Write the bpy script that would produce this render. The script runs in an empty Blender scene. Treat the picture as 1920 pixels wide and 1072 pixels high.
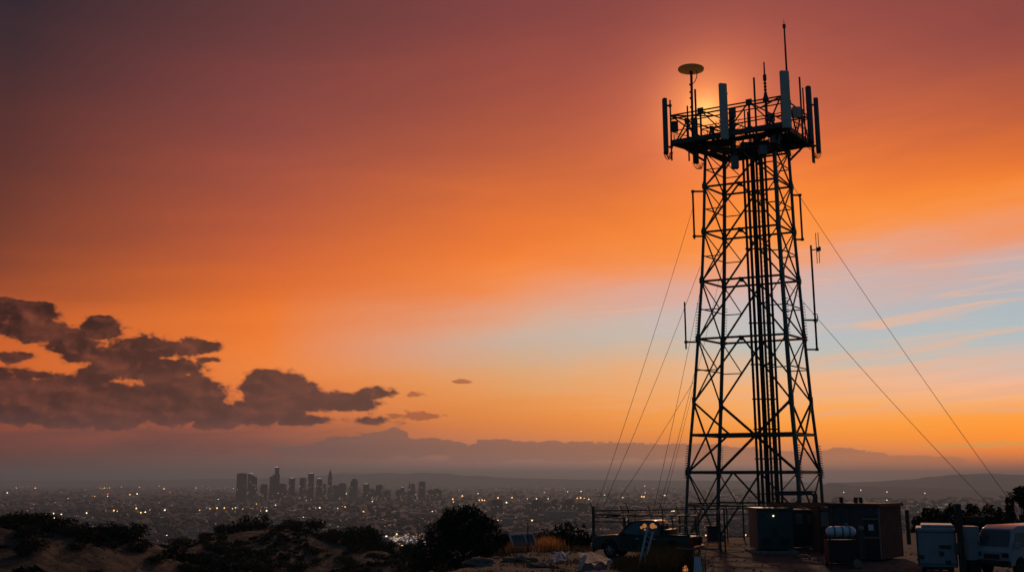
import bpy, bmesh, math, random
from math import radians, sin, cos, pi, sqrt, atan2
from mathutils import Vector as V, Matrix, noise
random.seed(7)
sc = bpy.context.scene
col = sc.collection

# ------------------------------------------------------------------ camera
CAMZ = 4.1
FPX = 1867.0
PITCH = math.atan((900 - 536) / FPX)
cd = bpy.data.cameras.new("camera")
cd.sensor_width = 36.0
cd.lens = 36.0 * FPX / 1920
cd.clip_start = 0.5
cd.clip_end = 200000
cam = bpy.data.objects.new("camera", cd)
col.objects.link(cam)
cam.location = (0, 0, CAMZ)
cam.rotation_euler = (pi / 2 + PITCH, 0, 0)
sc.camera = cam

def ray(px, py):
    xc, yc = (px - 960) / FPX, (536 - py) / FPX
    return V((xc, cos(PITCH) - yc * sin(PITCH), sin(PITCH) + yc * cos(PITCH)))

def P(px, py, Y):                       # point at world depth Y seen at that spot of the photo
    d = ray(px, py)
    return V((0, 0, CAMZ)) + d * (Y / d.y)

def G(px, py, z):                       # point on the level z
    d = ray(px, py)
    return V((0, 0, CAMZ)) + d * ((z - CAMZ) / d.z)

def azel(px, py):
    d = ray(px, py)
    return math.degrees(atan2(d.x, d.y)), math.degrees(atan2(d.z, math.hypot(d.x, d.y)))

# ------------------------------------------------------------------ helpers
class MB:
    def __init__(s):
        s.v, s.f, s.m = [], [], []
    def add(s, vs, fs):
        b = len(s.v)
        s.v += [V(p) for p in vs]
        s.f += [tuple(i + b for i in f) for f in fs]
        return s
    def box(s, c, size, rz=0.0, taper=1.0):
        hx, hy, hz = size[0] / 2, size[1] / 2, size[2] / 2
        pts = []
        for z, k in ((-hz, 1), (hz, taper)):
            for x, y in ((-hx, -hy), (hx, -hy), (hx, hy), (-hx, hy)):
                x, y = x * k, y * k
                pts.append((c[0] + x * cos(rz) - y * sin(rz), c[1] + x * sin(rz) + y * cos(rz), c[2] + z))
        return s.add(pts, [(3, 2, 1, 0), (4, 5, 6, 7), (0, 1, 5, 4), (1, 2, 6, 5), (2, 3, 7, 6), (3, 0, 4, 7)])
    def rbox(s, c, size, r, rz=0.0, n=4):           # vertical edges rounded, top and bottom chamfered
        hx, hy, hz = size[0] / 2, size[1] / 2, size[2] / 2
        ring = []
        for qx, qy, a0 in ((1, 1, 0), (-1, 1, pi / 2), (-1, -1, pi), (1, -1, 3 * pi / 2)):
            for i in range(n + 1):
                a = a0 + pi / 2 * i / n
                ring.append((qx * (hx - r), qy * (hy - r), cos(a) * r, sin(a) * r))
        k = len(ring)
        pts = []
        for z, sh in ((-hz, .4), (-hz + r * .6, 1), (hz - r * .6, 1), (hz, .4)):
            for x, y, dx, dy in ring:
                X, Y = x + dx * sh, y + dy * sh
                pts.append((c[0] + X * cos(rz) - Y * sin(rz), c[1] + X * sin(rz) + Y * cos(rz), c[2] + z))
        fs = [tuple(range(k))[::-1], tuple(range(3 * k, 4 * k))]
        for j in range(3):
            for i in range(k):
                fs.append((j * k + i, j * k + (i + 1) % k, (j + 1) * k + (i + 1) % k, (j + 1) * k + i))
        return s.add(pts, fs)
    def tube(s, pts, r, n=6, r1=None):
        pts = [V(p) for p in pts]
        k = len(pts)
        vs = []
        up = None
        for i, p in enumerate(pts):
            t = (pts[min(i + 1, k - 1)] - pts[max(i - 1, 0)]).normalized()
            if up is None:
                up = V((0, 0, 1)) if abs(t.z) < .9 else V((1, 0, 0))
            a = t.cross(up)
            if a.length < 1e-6:
                a = t.cross(V((0, 1, 0)))
            a.normalize()
            b = a.cross(t).normalized()
            up = b
            rr = r if r1 is None else r + (r1 - r) * i / max(k - 1, 1)
            for j in range(n):
                q = 2 * pi * (j + .5) / n
                vs.append(p + a * (cos(q) * rr) + b * (sin(q) * rr))
        fs = [tuple(range(n)), tuple(range((k - 1) * n, k * n))[::-1]]
        for i in range(k - 1):
            for j in range(n):
                fs.append((i * n + (j + 1) % n, i * n + j, (i + 1) * n + j, (i + 1) * n + (j + 1) % n))
        return s.add(vs, fs)
    def beam(s, a, b, w, h=None):                   # angle-iron style member: an L section
        a, b = V(a), V(b)
        t = (b - a).normalized()
        up = V((0, 0, 1)) if abs(t.z) < .95 else V((0, 1, 0))
        x = t.cross(up).normalized()
        y = x.cross(t).normalized()
        h = h or w
        th = max(w * .28, .012)
        sec = [(-w / 2, -h / 2), (w / 2, -h / 2), (w / 2, -h / 2 + th), (-w / 2 + th, -h / 2 + th), (-w / 2 + th, h / 2), (-w / 2, h / 2)]
        vs = [p + x * u + y * v for p in (a, b) for u, v in sec]
        n = 6
        fs = [tuple(range(n))[::-1], tuple(range(n, 2 * n))]
        for j in range(n):
            fs.append((j, (j + 1) % n, n + (j + 1) % n, n + j))
        return s.add(vs, fs)
    def bar(s, a, b, w, n=4):
        return s.tube([a, b], w * .7071 if n == 4 else w / 2, n)
    def lathe(s, c, prof, n=24, ax=None):           # prof: (radius, height) list round an axis
        c = V(c)
        ax = V(ax or (0, 0, 1)).normalized()
        u = ax.cross(V((0, 1, 0)) if abs(ax.y) < .9 else V((1, 0, 0))).normalized()
        w = ax.cross(u)
        vs = []
        for r, h in prof:
            for j in range(n):
                q = 2 * pi * j / n
                vs.append(c + ax * h + (u * cos(q) + w * sin(q)) * max(r, 1e-4))
        fs = []
        for i in range(len(prof) - 1):
            for j in range(n):
                fs.append((i * n + j, i * n + (j + 1) % n, (i + 1) * n + (j + 1) % n, (i + 1) * n + j))
        fs += [tuple(range(n))[::-1], tuple(range((len(prof) - 1) * n, len(prof) * n))]
        return s.add(vs, fs)
    def prism(s, prof, y0, y1, tx=None):            # (x,z) outline swept from y0 to y1; tx narrows by height
        n = len(prof)
        vs = []
        for y in (y0, y1):
            for x, z in prof:
                vs.append((x, y * (tx(z) if tx else 1), z))
        fs = [tuple(range(n)), tuple(range(n, 2 * n))[::-1]]
        for j in range(n):
            fs.append(((j + 1) % n, j, n + j, n + (j + 1) % n))
        return s.add(vs, fs)
    def build(s, name, mat, parent=None, smooth=True, loc=None):
        o0 = V(parent['base']) if parent is not None and 'base' in parent else V((0, 0, 0))
        if parent is None:
            if loc is None:
                n = len(s.v)
                xs = [p.x for p in s.v]; ys = [p.y for p in s.v]; zs = [p.z for p in s.v]
                loc = ((min(xs) + max(xs)) / 2, (min(ys) + max(ys)) / 2, min(zs))
            o0 = V(loc)
        me = bpy.data.meshes.new(name)
        me.from_pydata([p - o0 for p in s.v], [], s.f)
        bm = bmesh.new(); bm.from_mesh(me)
        if len(bm.faces) < 40000:
            bmesh.ops.recalc_face_normals(bm, faces=bm.faces)
        bm.to_mesh(me); bm.free()
        if smooth:
            me.polygons.foreach_set("use_smooth", [True] * len(me.polygons))
            me.set_sharp_from_angle(angle=radians(32))
        for m in (mat if isinstance(mat, (list, tuple)) else [mat]):
            me.materials.append(m)
        o = bpy.data.objects.new(name, me)
        col.objects.link(o)
        if parent is not None:
            o.parent = parent
            if 'base' in parent and parent.type == 'MESH':
                pass
        else:
            o.location = o0
        o['base'] = tuple(o0)
        return o

def tag(o, label=None, cat=None, group=None, kind=None):
    if label: o['label'] = label
    if cat: o['category'] = cat
    if group: o['group'] = group
    if kind: o['kind'] = kind
    return o

def thing(name, label, cat, loc=(0, 0, 0), rz=0.0, group=None):
    o = bpy.data.objects.new(name, None)
    o.empty_display_size = .3
    col.objects.link(o)
    o.location = loc
    o.rotation_euler = (0, 0, rz)
    o['base'] = tuple(loc) if rz == 0 else (0, 0, 0)
    return tag(o, label, cat, group)

def sub(mb, name, mat, parent):                     # sub-part under a mesh part built in the same world space
    o = mb.build(name, mat, parent)
    return o

def copy_tree(o, parent=None):
    c = o.copy(); col.objects.link(c)
    if parent is not None: c.parent = parent
    for ch in list(o.children):
        copy_tree(ch, c)
    return c

def lin(c):
    return tuple(((x / 255) / 12.92 if x / 255 <= .04045 else ((x / 255 + .055) / 1.055) ** 2.4) for x in c)

# ------------------------------------------------------------------ materials
def mat(name, c, rough=.6, metal=0.0, var=.25, scale=6.0, bump=0.0, trans=0.0, bdist=.1, c2=None, detail=6, spec=.5, island=0.0, stretch=(1, 1, 1)):
    m = bpy.data.materials.new(name)
    m.use_nodes = True
    nt = m.node_tree; nd = nt.nodes; L = nt.links.new
    b = nd["Principled BSDF"]
    b.inputs["Roughness"].default_value = rough
    b.inputs["Metallic"].default_value = metal
    b.inputs["Specular IOR Level"].default_value = spec
    tc = nd.new("ShaderNodeTexCoord")
    mp = nd.new("ShaderNodeMapping"); mp.inputs["Scale"].default_value = stretch
    L(tc.outputs["Object"], mp.inputs[0])
    n = nd.new("ShaderNodeTexNoise")
    n.inputs["Scale"].default_value = scale; n.inputs["Detail"].default_value = detail
    n.inputs["Roughness"].default_value = .6
    L(mp.outputs[0], n.inputs["Vector"])
    r = nd.new("ShaderNodeValToRGB")
    r.color_ramp.elements[0].position = .3; r.color_ramp.elements[1].position = .7
    a = c2 or tuple(x * (1 - var) for x in c)
    r.color_ramp.elements[0].color = (*a, 1); r.color_ramp.elements[1].color = (*c, 1)
    L(n.outputs["Fac"], r.inputs[0])
    out = r.outputs[0]
    if island:
        g = nd.new("ShaderNodeNewGeometry")
        hv = nd.new("ShaderNodeHueSaturation")
        mr = nd.new("ShaderNodeMapRange")
        mr.inputs[3].default_value = 1 - island; mr.inputs[4].default_value = 1 + island
        L(g.outputs["Random Per Island"], mr.inputs[0]); L(mr.outputs[0], hv.inputs["Value"])
        L(out, hv.inputs["Color"]); out = hv.outputs[0]
    L(out, b.inputs["Base Color"])
    if bump:
        bn = nd.new("ShaderNodeBump"); bn.inputs["Strength"].default_value = bump
        bn.inputs["Distance"].default_value = bdist
        L(n.outputs["Fac"], bn.inputs["Height"]); L(bn.outputs[0], b.inputs["Normal"])
    if trans:
        tr = nd.new("ShaderNodeBsdfTranslucent"); mx = nd.new("ShaderNodeMixShader"); mx.inputs[0].default_value = trans
        L(out, tr.inputs["Color"]); L(b.outputs[0], mx.inputs[1]); L(tr.outputs[0], mx.inputs[2])
        L(mx.outputs[0], nd["Material Output"].inputs["Surface"])
    return m

def emat(name, c, st):
    m = bpy.data.materials.new(name); m.use_nodes = True
    b = m.node_tree.nodes["Principled BSDF"]
    b.inputs["Base Color"].default_value = (.02, .02, .02, 1)
    b.inputs["Emission Color"].default_value = (*c, 1)
    b.inputs["Emission Strength"].default_value = st
    m.cycles.emission_sampling = 'NONE'
    return m

M = {}
M['steel'] = mat('painted_tower_steel', (.070, .120, .105), .42, .25, .45, 3, c2=(.032, .055, .048))
M['steel2'] = mat('dark_bracing_steel', (.040, .058, .050), .42, .25, .4, 5)
M['galv'] = mat('weathered_galvanised_steel', (.10, .10, .10), .5, .6, .5, 8)
M['cable'] = mat('black_cable', (.01, .01, .01), .5)
M['radome'] = mat('grey_radome', (.52, .48, .42), .5, 0, .2, 2.5)
M['radome_dark'] = mat('dark_grey_radome', (.10, .105, .11), .5, 0, .25, 3)
M['dish'] = mat('golden_lit_dish', (.95, .66, .28), .45, 0, .15, 4, trans=.7)  # golden sunlight put into the disc's base colour
M['unit'] = mat('radio_unit_casing', (.20, .20, .21), .5, 0, .25, 5)
M['wire'] = mat('guy_wire_steel', (.07, .055, .05), .5, .3)
M['dirt'] = mat('pad_dirt', (.036, .033, .033), .95, 0, .5, .55, .5, c2=(.015, .014, .014), detail=10)
M['hill'] = mat('hill_soil', (.090, .054, .035), .95, 0, .6, .30, 1.0, c2=(.026, .021, .015), detail=15, bdist=.9)
M['hill2'] = mat('scrub_soil', (.075, .055, .035), .95, 0, .6, .16, 1.0, c2=(.014, .014, .010), detail=15, bdist=1.5)
M['plastic'] = mat('torn_white_plastic', (.30, .31, .36), .8, 0, .3, 3, .3, spec=.2)
M['scrub'] = mat('low_scrub', (.040, .036, .022), .9, 0, .4, 1.0, spec=.1, island=.6)
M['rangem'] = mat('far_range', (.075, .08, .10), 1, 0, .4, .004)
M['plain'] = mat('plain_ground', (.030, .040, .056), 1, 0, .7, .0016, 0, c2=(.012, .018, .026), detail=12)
M['leaf'] = mat('dark_leaves', (.034, .040, .022), .75, 0, .4, 1.5, spec=.2, island=.5)
M['leaf2'] = mat('dry_scrub_leaves', (.048, .045, .026), .8, 0, .4, 1.5, spec=.2, island=.5)
M['bark'] = mat('bark', (.06, .045, .035), .9, 0, .5, 9, .4)
M['straw'] = mat('dry_grass', (.80, .38, .13), .85, 0, .35, 2, spec=.1, island=.4, trans=.55)
M['straw2'] = mat('brown_dry_grass', (.20, .12, .06), .85, 0, .35, 2, spec=.1, island=.5, trans=.4)
M['frame'] = mat('pale_peach_frame', (.75, .60, .50), .5, 0, .2, 3)
M['weed'] = mat('green_brown_weeds', (.075, .068, .035), .85, 0, .4, 2, spec=.1, island=.4, trans=.3)
M['rock'] = mat('rock_bank', (.16, .125, .10), .95, 0, .6, 1.3, .9, c2=(.06, .048, .04), detail=12)
M['carpaint'] = mat('dark_green_car_paint', (.011, .028, .029), .2, .15, .2, 2)
M['tyre'] = mat('tyre_rubber', (.012, .012, .012), .85, 0, .2, 12)
M['rim'] = mat('alloy_rim', (.35, .36, .37), .35, .8, .2, 9)
M['chrome'] = mat('chrome', (.6, .6, .6), .18, 1, .1, 5)
M['glass'] = mat('tinted_glass', (.02, .045, .05), .06, 0, .1, 3, spec=.8)
M['redlens'] = mat('red_lens', (.30, .02, .012), .2)
M['black'] = mat('black_plastic', (.012, .012, .013), .5)
M['cabinet'] = mat('green_cabinet_paint', (.030, .090, .090), .5, .05, .35, 1.2)
M['shelter'] = mat('dark_shelter_panel', (.050, .055, .060), .6, 0, .4, 1.5)
M['rust'] = mat('rusty_red_panel', (.085, .040, .033), .8, 0, .5, 2.0, .2)
M['beige'] = mat('weathered_beige_paint', (.26, .21, .17), .7, 0, .4, 3)
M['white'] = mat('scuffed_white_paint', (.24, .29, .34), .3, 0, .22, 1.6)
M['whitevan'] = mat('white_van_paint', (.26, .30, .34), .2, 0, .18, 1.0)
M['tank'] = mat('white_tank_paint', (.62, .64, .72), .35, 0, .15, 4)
M['tarpblue'] = mat('blue_tarp', (.07, .19, .30), .8, 0, .4, 3, .4, spec=.2)
M['tarpgrey'] = mat('grey_tarp', (.08, .095, .13), .75, 0, .4, 2.5, .3, spec=.25)
M['board'] = mat('pale_broken_board', (.52, .40, .34), .7, 0, .35, 5)
M['frosted'] = mat('cracked_glass', (.16, .155, .16), .35, 0, .6, 14, .5, c2=(.03, .035, .045), detail=12)
M['alu'] = mat('aluminium', (.45, .52, .60), .35, .9, .3, 6)
M['wood'] = mat('dark_timber', (.05, .04, .035), .9, 0, .4, 8, .3, stretch=(1, 1, .1))
M['concrete'] = mat('concrete', (.25, .24, .23), .9, 0, .35, 3, .2)
M['tower_a'] = mat('skyline_dark_glass', (.035, .045, .06), .5, 0, .3, .02)
M['tower_b'] = mat('skyline_grey_stone', (.10, .095, .10), .7, 0, .3, .02)
M['tower_c'] = mat('skyline_pink_stone', (.24, .17, .16), .8, 0, .3, .02)
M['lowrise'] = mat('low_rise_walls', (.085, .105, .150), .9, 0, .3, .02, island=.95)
M['pale'] = mat('pale_low_rise', (.26, .24, .26), .9, 0, .35, .02)
M['canopy'] = mat('city_tree_canopy', (.018, .026, .026), .95, 0, .4, .02, island=.5)
M['amber'] = emat('amber_lamp', (1.0, .48, .14), 3.2)
M['warm'] = emat('warm_white_lamp', (1.0, .80, .50), 3.0)
M['redlamp'] = emat('red_beacon', (1.0, .14, .08), 1.4)
M['dimlamp'] = emat('dim_lamp', (1.0, .62, .40), .9)
M['coollamp'] = emat('cool_lamp', (.85, .9, 1.0), .9)
M['windowglow'] = emat('window_glow', (1.0, .36, .09), .34)  # emission standing in for the sun's reflection in the truck window
M['crownlamp'] = emat('tower_crown_lamp', (1.0, .75, .6), .8)
M['ember'] = emat('ember_lamp', (1.0, .30, .10), .45)

# ------------------------------------------------------------------ sky (world)
SUN_AZ, SUN_EL = azel(1323, 208)
w = bpy.data.worlds.new("World"); sc.world = w; w.use_nodes = True
nt = w.node_tree; nd = nt.nodes; L = nt.links.new
for n in list(nd): nd.remove(n)
def NN(t): return nd.new(t)
def mth(op, a, b=None, c=None, clamp=False):
    n = NN("ShaderNodeMath"); n.operation = op; n.use_clamp = clamp
    for i, x in enumerate((a, b, c)):
        if x is None: continue
        if isinstance(x, (int, float)): n.inputs[i].default_value = x
        else: L(x, n.inputs[i])
    return n.outputs[0]
def sstep(x, a, b):
    n = NN("ShaderNodeMapRange"); n.interpolation_type = 'SMOOTHSTEP'
    L(x, n.inputs[0]); n.inputs[1].default_value = a; n.inputs[2].default_value = b
    n.inputs[3].default_value = 0; n.inputs[4].default_value = 1
    return n.outputs[0]
def mixc(f, a, b, blend='MIX'):
    n = NN("ShaderNodeMix"); n.data_type = 'RGBA'; n.blend_type = blend
    if isinstance(f, (int, float)): n.inputs[0].default_value = f
    else: L(f, n.inputs[0])
    for i, x in ((6, a), (7, b)):
        if isinstance(x, tuple): n.inputs[i].default_value = (*x, 1)
        else: L(x, n.inputs[i])
    return n.outputs[2]
def comb(x, y, z=0.0):
    if not isinstance(z, float): pass
    elif z: x = mth('ADD', x, z * 3.17)
    n = NN("ShaderNodeCombineXYZ")
    for i, q in enumerate((x, y, z)):
        if isinstance(q, (int, float)): n.inputs[i].default_value = q
        else: L(q, n.inputs[i])
    return n.outputs[0]
def nz(vec, scale, detail=5, rough=.55, dist=0.0):
    n = NN("ShaderNodeTexNoise"); L(vec, n.inputs["Vector"]); n.noise_dimensions = '2D'
    n.inputs["Scale"].default_value = scale; n.inputs["Detail"].default_value = detail
    n.inputs["Roughness"].default_value = rough; n.inputs["Distortion"].default_value = dist
    return mth('SUBTRACT', n.outputs["Fac"], .5)
tc = NN("ShaderNodeTexCoord")
sp = NN("ShaderNodeSeparateXYZ"); L(tc.outputs["Generated"], sp.inputs[0])
AZ = mth('MULTIPLY', mth('ARCTAN2', sp.outputs[0], sp.outputs[1]), 180 / pi)
EL = mth('MULTIPLY', mth('ARCSINE', sp.outputs[2]), 180 / pi)
# gentle streaky warp of the colour bands
v1 = comb(mth('MULTIPLY', AZ, .035), mth('MULTIPLY', EL, .16), 3.0)
warp = mth('MULTIPLY', nz(v1, 1.0, 6, .5, .6), 3.2)
v1b = comb(mth('MULTIPLY', AZ, .10), mth('MULTIPLY', mth('ADD', EL, mth('MULTIPLY', AZ, -.10)), .9), 9.0)
streak = nz(v1b, 1.0, 5, .55, .4)
lowk = sstep(EL, 1.0, 6.0)
warp = mth('MULTIPLY', mth('ADD', warp, mth('MULTIPLY', streak, 1.3)), lowk)
ELW = mth('ADD', EL, warp)
COLS = [
 (-28.0, 0, [(0,(50,41,48)),(130,(72,47,50)),(270,(95,52,48)),(420,(118,62,48)),(500,(142,70,46)),(560,(182,86,48)),(640,(205,98,44)),(720,(200,96,46)),(790,(165,78,50)),(830,(120,68,58)),(870,(92,66,64)),(900,(72,60,68))]),
 (-14.0, 480, [(0,(98,58,58)),(150,(125,66,64)),(300,(155,78,66)),(400,(180,88,60)),(470,(204,98,56)),(540,(224,110,48)),(600,(236,122,50)),(660,(238,128,58)),(710,(236,132,66)),(770,(212,112,62)),(820,(160,92,76)),(860,(116,86,80)),(900,(100,82,84))]),
 (0.0, 960, [(0,(125,66,66)),(150,(154,76,66)),(300,(190,96,62)),(400,(226,114,54)),(480,(244,128,54)),(530,(246,138,68)),(575,(232,152,112)),(620,(216,172,146)),(655,(196,176,162)),(690,(212,168,132)),(730,(226,158,98)),(780,(226,140,72)),(815,(212,122,66)),(850,(160,112,96)),(880,(134,104,98)),(900,(116,94,94))]),
 (14.0, 1440, [(0,(146,74,68)),(100,(172,86,72)),(220,(200,100,72)),(300,(230,116,62)),(380,(250,138,56)),(430,(254,148,62)),(475,(246,156,96)),(520,(226,168,146)),(570,(204,182,180)),(620,(184,192,194)),(660,(196,188,172)),(700,(232,182,142)),(750,(244,172,108)),(790,(250,160,68)),(820,(240,140,58)),(850,(186,124,92)),(880,(160,120,104)),(900,(140,110,106))]),
 (28.0, 1920, [(0,(138,70,66)),(120,(158,80,68)),(220,(194,96,60)),(300,(232,116,50)),(350,(248,138,52)),(400,(246,146,82)),(445,(226,158,136)),(490,(196,176,176)),(550,(168,184,192)),(620,(178,190,192)),(660,(218,186,170)),(690,(250,184,150)),(730,(250,180,124)),(765,(252,158,60)),(815,(252,146,34)),(845,(234,128,48)),(870,(196,108,68)),(900,(140,98,88))]),
]
E0, E1 = -4.0, 34.0
HAZE_D, HAZE_TOP = 4.8e-5, 430.0
HZ_COL = (.110, .075, .072)
def behind_haze(c, el):
    # the air in front dims the low sky and adds its own glow: the sky itself is set brighter to match
    T = max(.40, math.exp(-HAZE_D * HAZE_TOP / sin(radians(max(el, .6)))))
    return tuple(max(.004, (a - (1 - T) * h) / T) * .5 for a, h in zip(lin(c), HZ_COL))
ramps = []
for a, px, stops in COLS:
    r = NN("ShaderNodeValToRGB"); cr = r.color_ramp; cr.interpolation = 'B_SPLINE'
    pts = sorted([((azel(px, y)[1] - E0) / (E1 - E0), behind_haze(c, azel(px, y)[1])) for y, c in stops])
    cr.elements[0].position = pts[0][0]; cr.elements[0].color = (*pts[0][1], 1)
    cr.elements[1].position = pts[-1][0]; cr.elements[1].color = (*pts[-1][1], 1)
    for p, c in pts[1:-1]:
        e = cr.elements.new(p); e.color = (*c, 1)
    f = mth('DIVIDE', mth('SUBTRACT', ELW, E0), E1 - E0)
    L(f, r.inputs[0]); ramps.append((a, r.outputs[0]))
sky = ramps[0][1]
for (a0, _), (a1, r1) in zip(ramps, ramps[1:]):
    n = NN("ShaderNodeMapRange"); L(AZ, n.inputs[0]); n.interpolation_type = 'LINEAR'
    n.inputs[1].default_value = a0; n.inputs[2].default_value = a1
    sky = mixc(n.outputs[0], sky, r1)
dbl = NN("ShaderNodeVectorMath"); dbl.operation = 'SCALE'; L(sky, dbl.inputs[0]); dbl.inputs[3].default_value = 2.0
sky = dbl.outputs[0]
# soft pink-white cirrus streaks low on the right
v2 = comb(mth('MULTIPLY', AZ, .06), mth('MULTIPLY', mth('ADD', EL, mth('MULTIPLY', AZ, -.06)), 1.15), 21.0)
cir = sstep(nz(v2, 1.3, 7, .62, .8), .0, .24)
cm = mth('MULTIPLY', mth('MULTIPLY', cir, mth('MULTIPLY', sstep(EL, 2.0, 4.0), mth('SUBTRACT', 1.0, sstep(EL, 9.0, 14.0)))), mth('MULTIPLY', sstep(AZ, 0.0, 14.0), .62))
sky = mixc(cm, sky, lin((255, 190, 150)))
# one thin bright streak near the horizon on the right
sa, se = azel(1840, 833)
st = mth('MULTIPLY', mth('SUBTRACT', 1.0, sstep(mth('ABSOLUTE', mth('SUBTRACT', mth('ADD', EL, mth('MULTIPLY', nz(comb(mth('MULTIPLY', AZ, .5), EL, 4.0), 1.0, 4), .5)), se)), .02, .17)), mth('MULTIPLY', sstep(AZ, 20.5, 25.0), .65))
sky = mixc(st, sky, lin((255, 190, 95)))
# sun glow behind the mast head
ca = cos(radians(SUN_EL))
da = mth('MULTIPLY', mth('SUBTRACT', AZ, SUN_AZ), ca)
de = mth('SUBTRACT', EL, SUN_EL)
dd = mth('SQRT', mth('ADD', mth('MULTIPLY', da, da), mth('MULTIPLY', de, de)))
def gl(sig, amp):
    return mth('MULTIPLY', mth('EXPONENT', mth('MULTIPLY', mth('MULTIPLY', dd, dd), -1 / (sig * sig))), amp)
def addc(c, f, rgb):
    n = NN("ShaderNodeVectorMath"); n.operation = 'SCALE'; n.inputs[0].default_value = rgb; L(f, n.inputs[3])
    m = NN("ShaderNodeVectorMath"); m.operation = 'ADD'; L(c, m.inputs[0]); L(n.outputs[0], m.inputs[1])
    return m.outputs[0]
sky = addc(sky, gl(.80, 1.0), (.40, .34, .08))
sky = addc(sky, gl(2.3, 1.0), (.40, .16, .02))
sky = addc(sky, gl(4.2, 1.0), (.19, .055, .022))
# clouds
def field(blobs, jit_amp, jit_scale, sx, sy, zoff, detail=7, rough=.62):
    vec = comb(mth('MULTIPLY', AZ, sx), mth('MULTIPLY', EL, sy), zoff)
    j = mth('MULTIPLY', nz(vec, jit_scale, detail, rough, .15), jit_amp)
    j2 = nz(comb(mth('MULTIPLY', AZ, sx), mth('MULTIPLY', EL, sy), zoff + 7), jit_scale * .45, 4, .5)
    def vor(s):
        n = NN("ShaderNodeTexVoronoi"); n.voronoi_dimensions = '2D'; n.feature = 'SMOOTH_F1' if s < 1.5 else 'F1'; n.inputs["Scale"].default_value = s
        if s < 1.5: n.inputs["Smoothness"].default_value = .25
        wv = NN("ShaderNodeVectorMath"); wv.operation = 'ADD'; L(vec, wv.inputs[0])
        L(comb(mth('MULTIPLY', j, .5), mth('MULTIPLY', j2, .4)), wv.inputs[1]); L(wv.outputs[0], n.inputs["Vector"])
        return mth('SUBTRACT', .42, n.outputs["Distance"])
    puff = mth('ADD', mth('MULTIPLY', vor(jit_scale * .9), jit_amp * .42), mth('MULTIPLY', vor(jit_scale * 2.3), jit_amp * .26))
    puff = mth('ADD', puff, mth('MULTIPLY', vor(jit_scale * 5.5), jit_amp * .13))
    acc = None
    for x, y, rx, ry in blobs:
        a, e = azel(x, y)
        k = math.degrees(1 / FPX)
        ra, re = rx * k, ry * k
        u = mth('DIVIDE', mth('SUBTRACT', AZ, a), ra); v = mth('DIVIDE', mth('SUBTRACT', EL, e), re)
        d = mth('SUBTRACT', 1.0, mth('SQRT', mth('ADD', mth('MULTIPLY', u, u), mth('MULTIPLY', v, v))))
        d = mth('MULTIPLY', d, min(1.0, re / .8) * .8 + .2)
        acc = d if acc is None else mth('SMOOTH_MAX', acc, d, .12)
    return mth('ADD', mth('ADD', mth('ADD', acc, puff), mth('MULTIPLY', j, .8)), mth('MULTIPLY', j2, jit_amp * .8)), j
def Z3(l): return [(x / 2.1333, 540 + y / 2.1333, rx / 2.1333, ry / 2.1333) for x, y, rx, ry in l]
B1 = Z3([(50,110,190,82),(190,175,150,58),(260,215,120,40),(400,270,160,50),(150,350,120,26),(420,350,140,40),(405,165,95,48),(30,275,110,26),(330,250,120,42),(600,240,215,62),(760,235,130,32),(835,283,60,16),(490,310,150,70),(640,320,170,60),
 (90,430,340,96),(400,420,330,72),(720,420,220,110),(300,500,560,62),(820,505,470,58),(1040,385,85,62),(1150,425,190,80),(1340,455,210,58),(1490,425,100,34),(1080,345,45,24),(1260,525,290,26)])
B1b = Z3([(1640,513,120,22),(1580,516,50,14),(1665,424,44,14),(1640,428,20,10),(1838,373,38,9),(1480,500,34,14)])
f1, j1 = field(B1, .95, 1.0, .55, .85, 1.3)
f1b, _ = field(B1b, .75, 1.6, .6, 1.3, 5.1)
low = azel(300, 812)[1]
flat = sstep(mth('ADD', EL, mth('ADD', mth('MULTIPLY', nz(comb(mth('MULTIPLY', AZ, .3), EL, 2.0), 1.0, 4), .7), mth('MULTIPLY', AZ, -.012))), low - .9, low + 1.0)
m1 = mth('MULTIPLY', sstep(f1, -.07, .27), flat)
m1 = mth('MAXIMUM', m1, mth('MULTIPLY', sstep(f1b, .0, .2), .8))
body = sstep(mth('ADD', EL, mth('MULTIPLY', j1, 3.5)), 2.0, 9.5)
cc = mixc(body, lin((66, 34, 30)), lin((30, 14, 16)))
def relief(sx, sy, sc_, off, det):
    a_ = comb(mth('MULTIPLY', AZ, sx), mth('MULTIPLY', EL, sy), off)
    b_ = comb(mth('MULTIPLY', mth('ADD', AZ, .34), sx), mth('MULTIPLY', mth('ADD', EL, .26), sy), off)
    return mth('SUBTRACT', nz(a_, sc_, det, .6, .3), nz(b_, sc_, det, .6, .3))
rel = mth('ADD', relief(.36, .5, .9, 13.0, 6), mth('MULTIPLY', relief(.5, .75, 2.2, 17.0, 5), .55))
shade = nz(comb(mth('MULTIPLY', AZ, .28), mth('MULTIPLY', EL, .5), 13.0), 1.4, 7, .6, .3)
cc = mixc(sstep(shade, -.10, .20), cc, mixc(.55, cc, lin((120, 62, 46))))
cc = mixc(mth('MULTIPLY', sstep(rel, -.02, .30), .55), cc, lin((138, 70, 50)))
cc = mixc(mth('MULTIPLY', sstep(rel, .02, -.30), .55), cc, lin((24, 10, 13)))
rim = mth('MULTIPLY', mth('SUBTRACT', 1.0, sstep(f1, .03, .24)), .62)
cc = mixc(rim, cc, lin((226, 114, 54)))
vcl = sstep(AZ, -28.0, -6.0)
cc = mixc(mth('MULTIPLY', vcl, .35), cc, lin((128, 84, 72)))
sky2 = mixc(mth('MULTIPLY', m1, .96), sky, cc)
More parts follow.
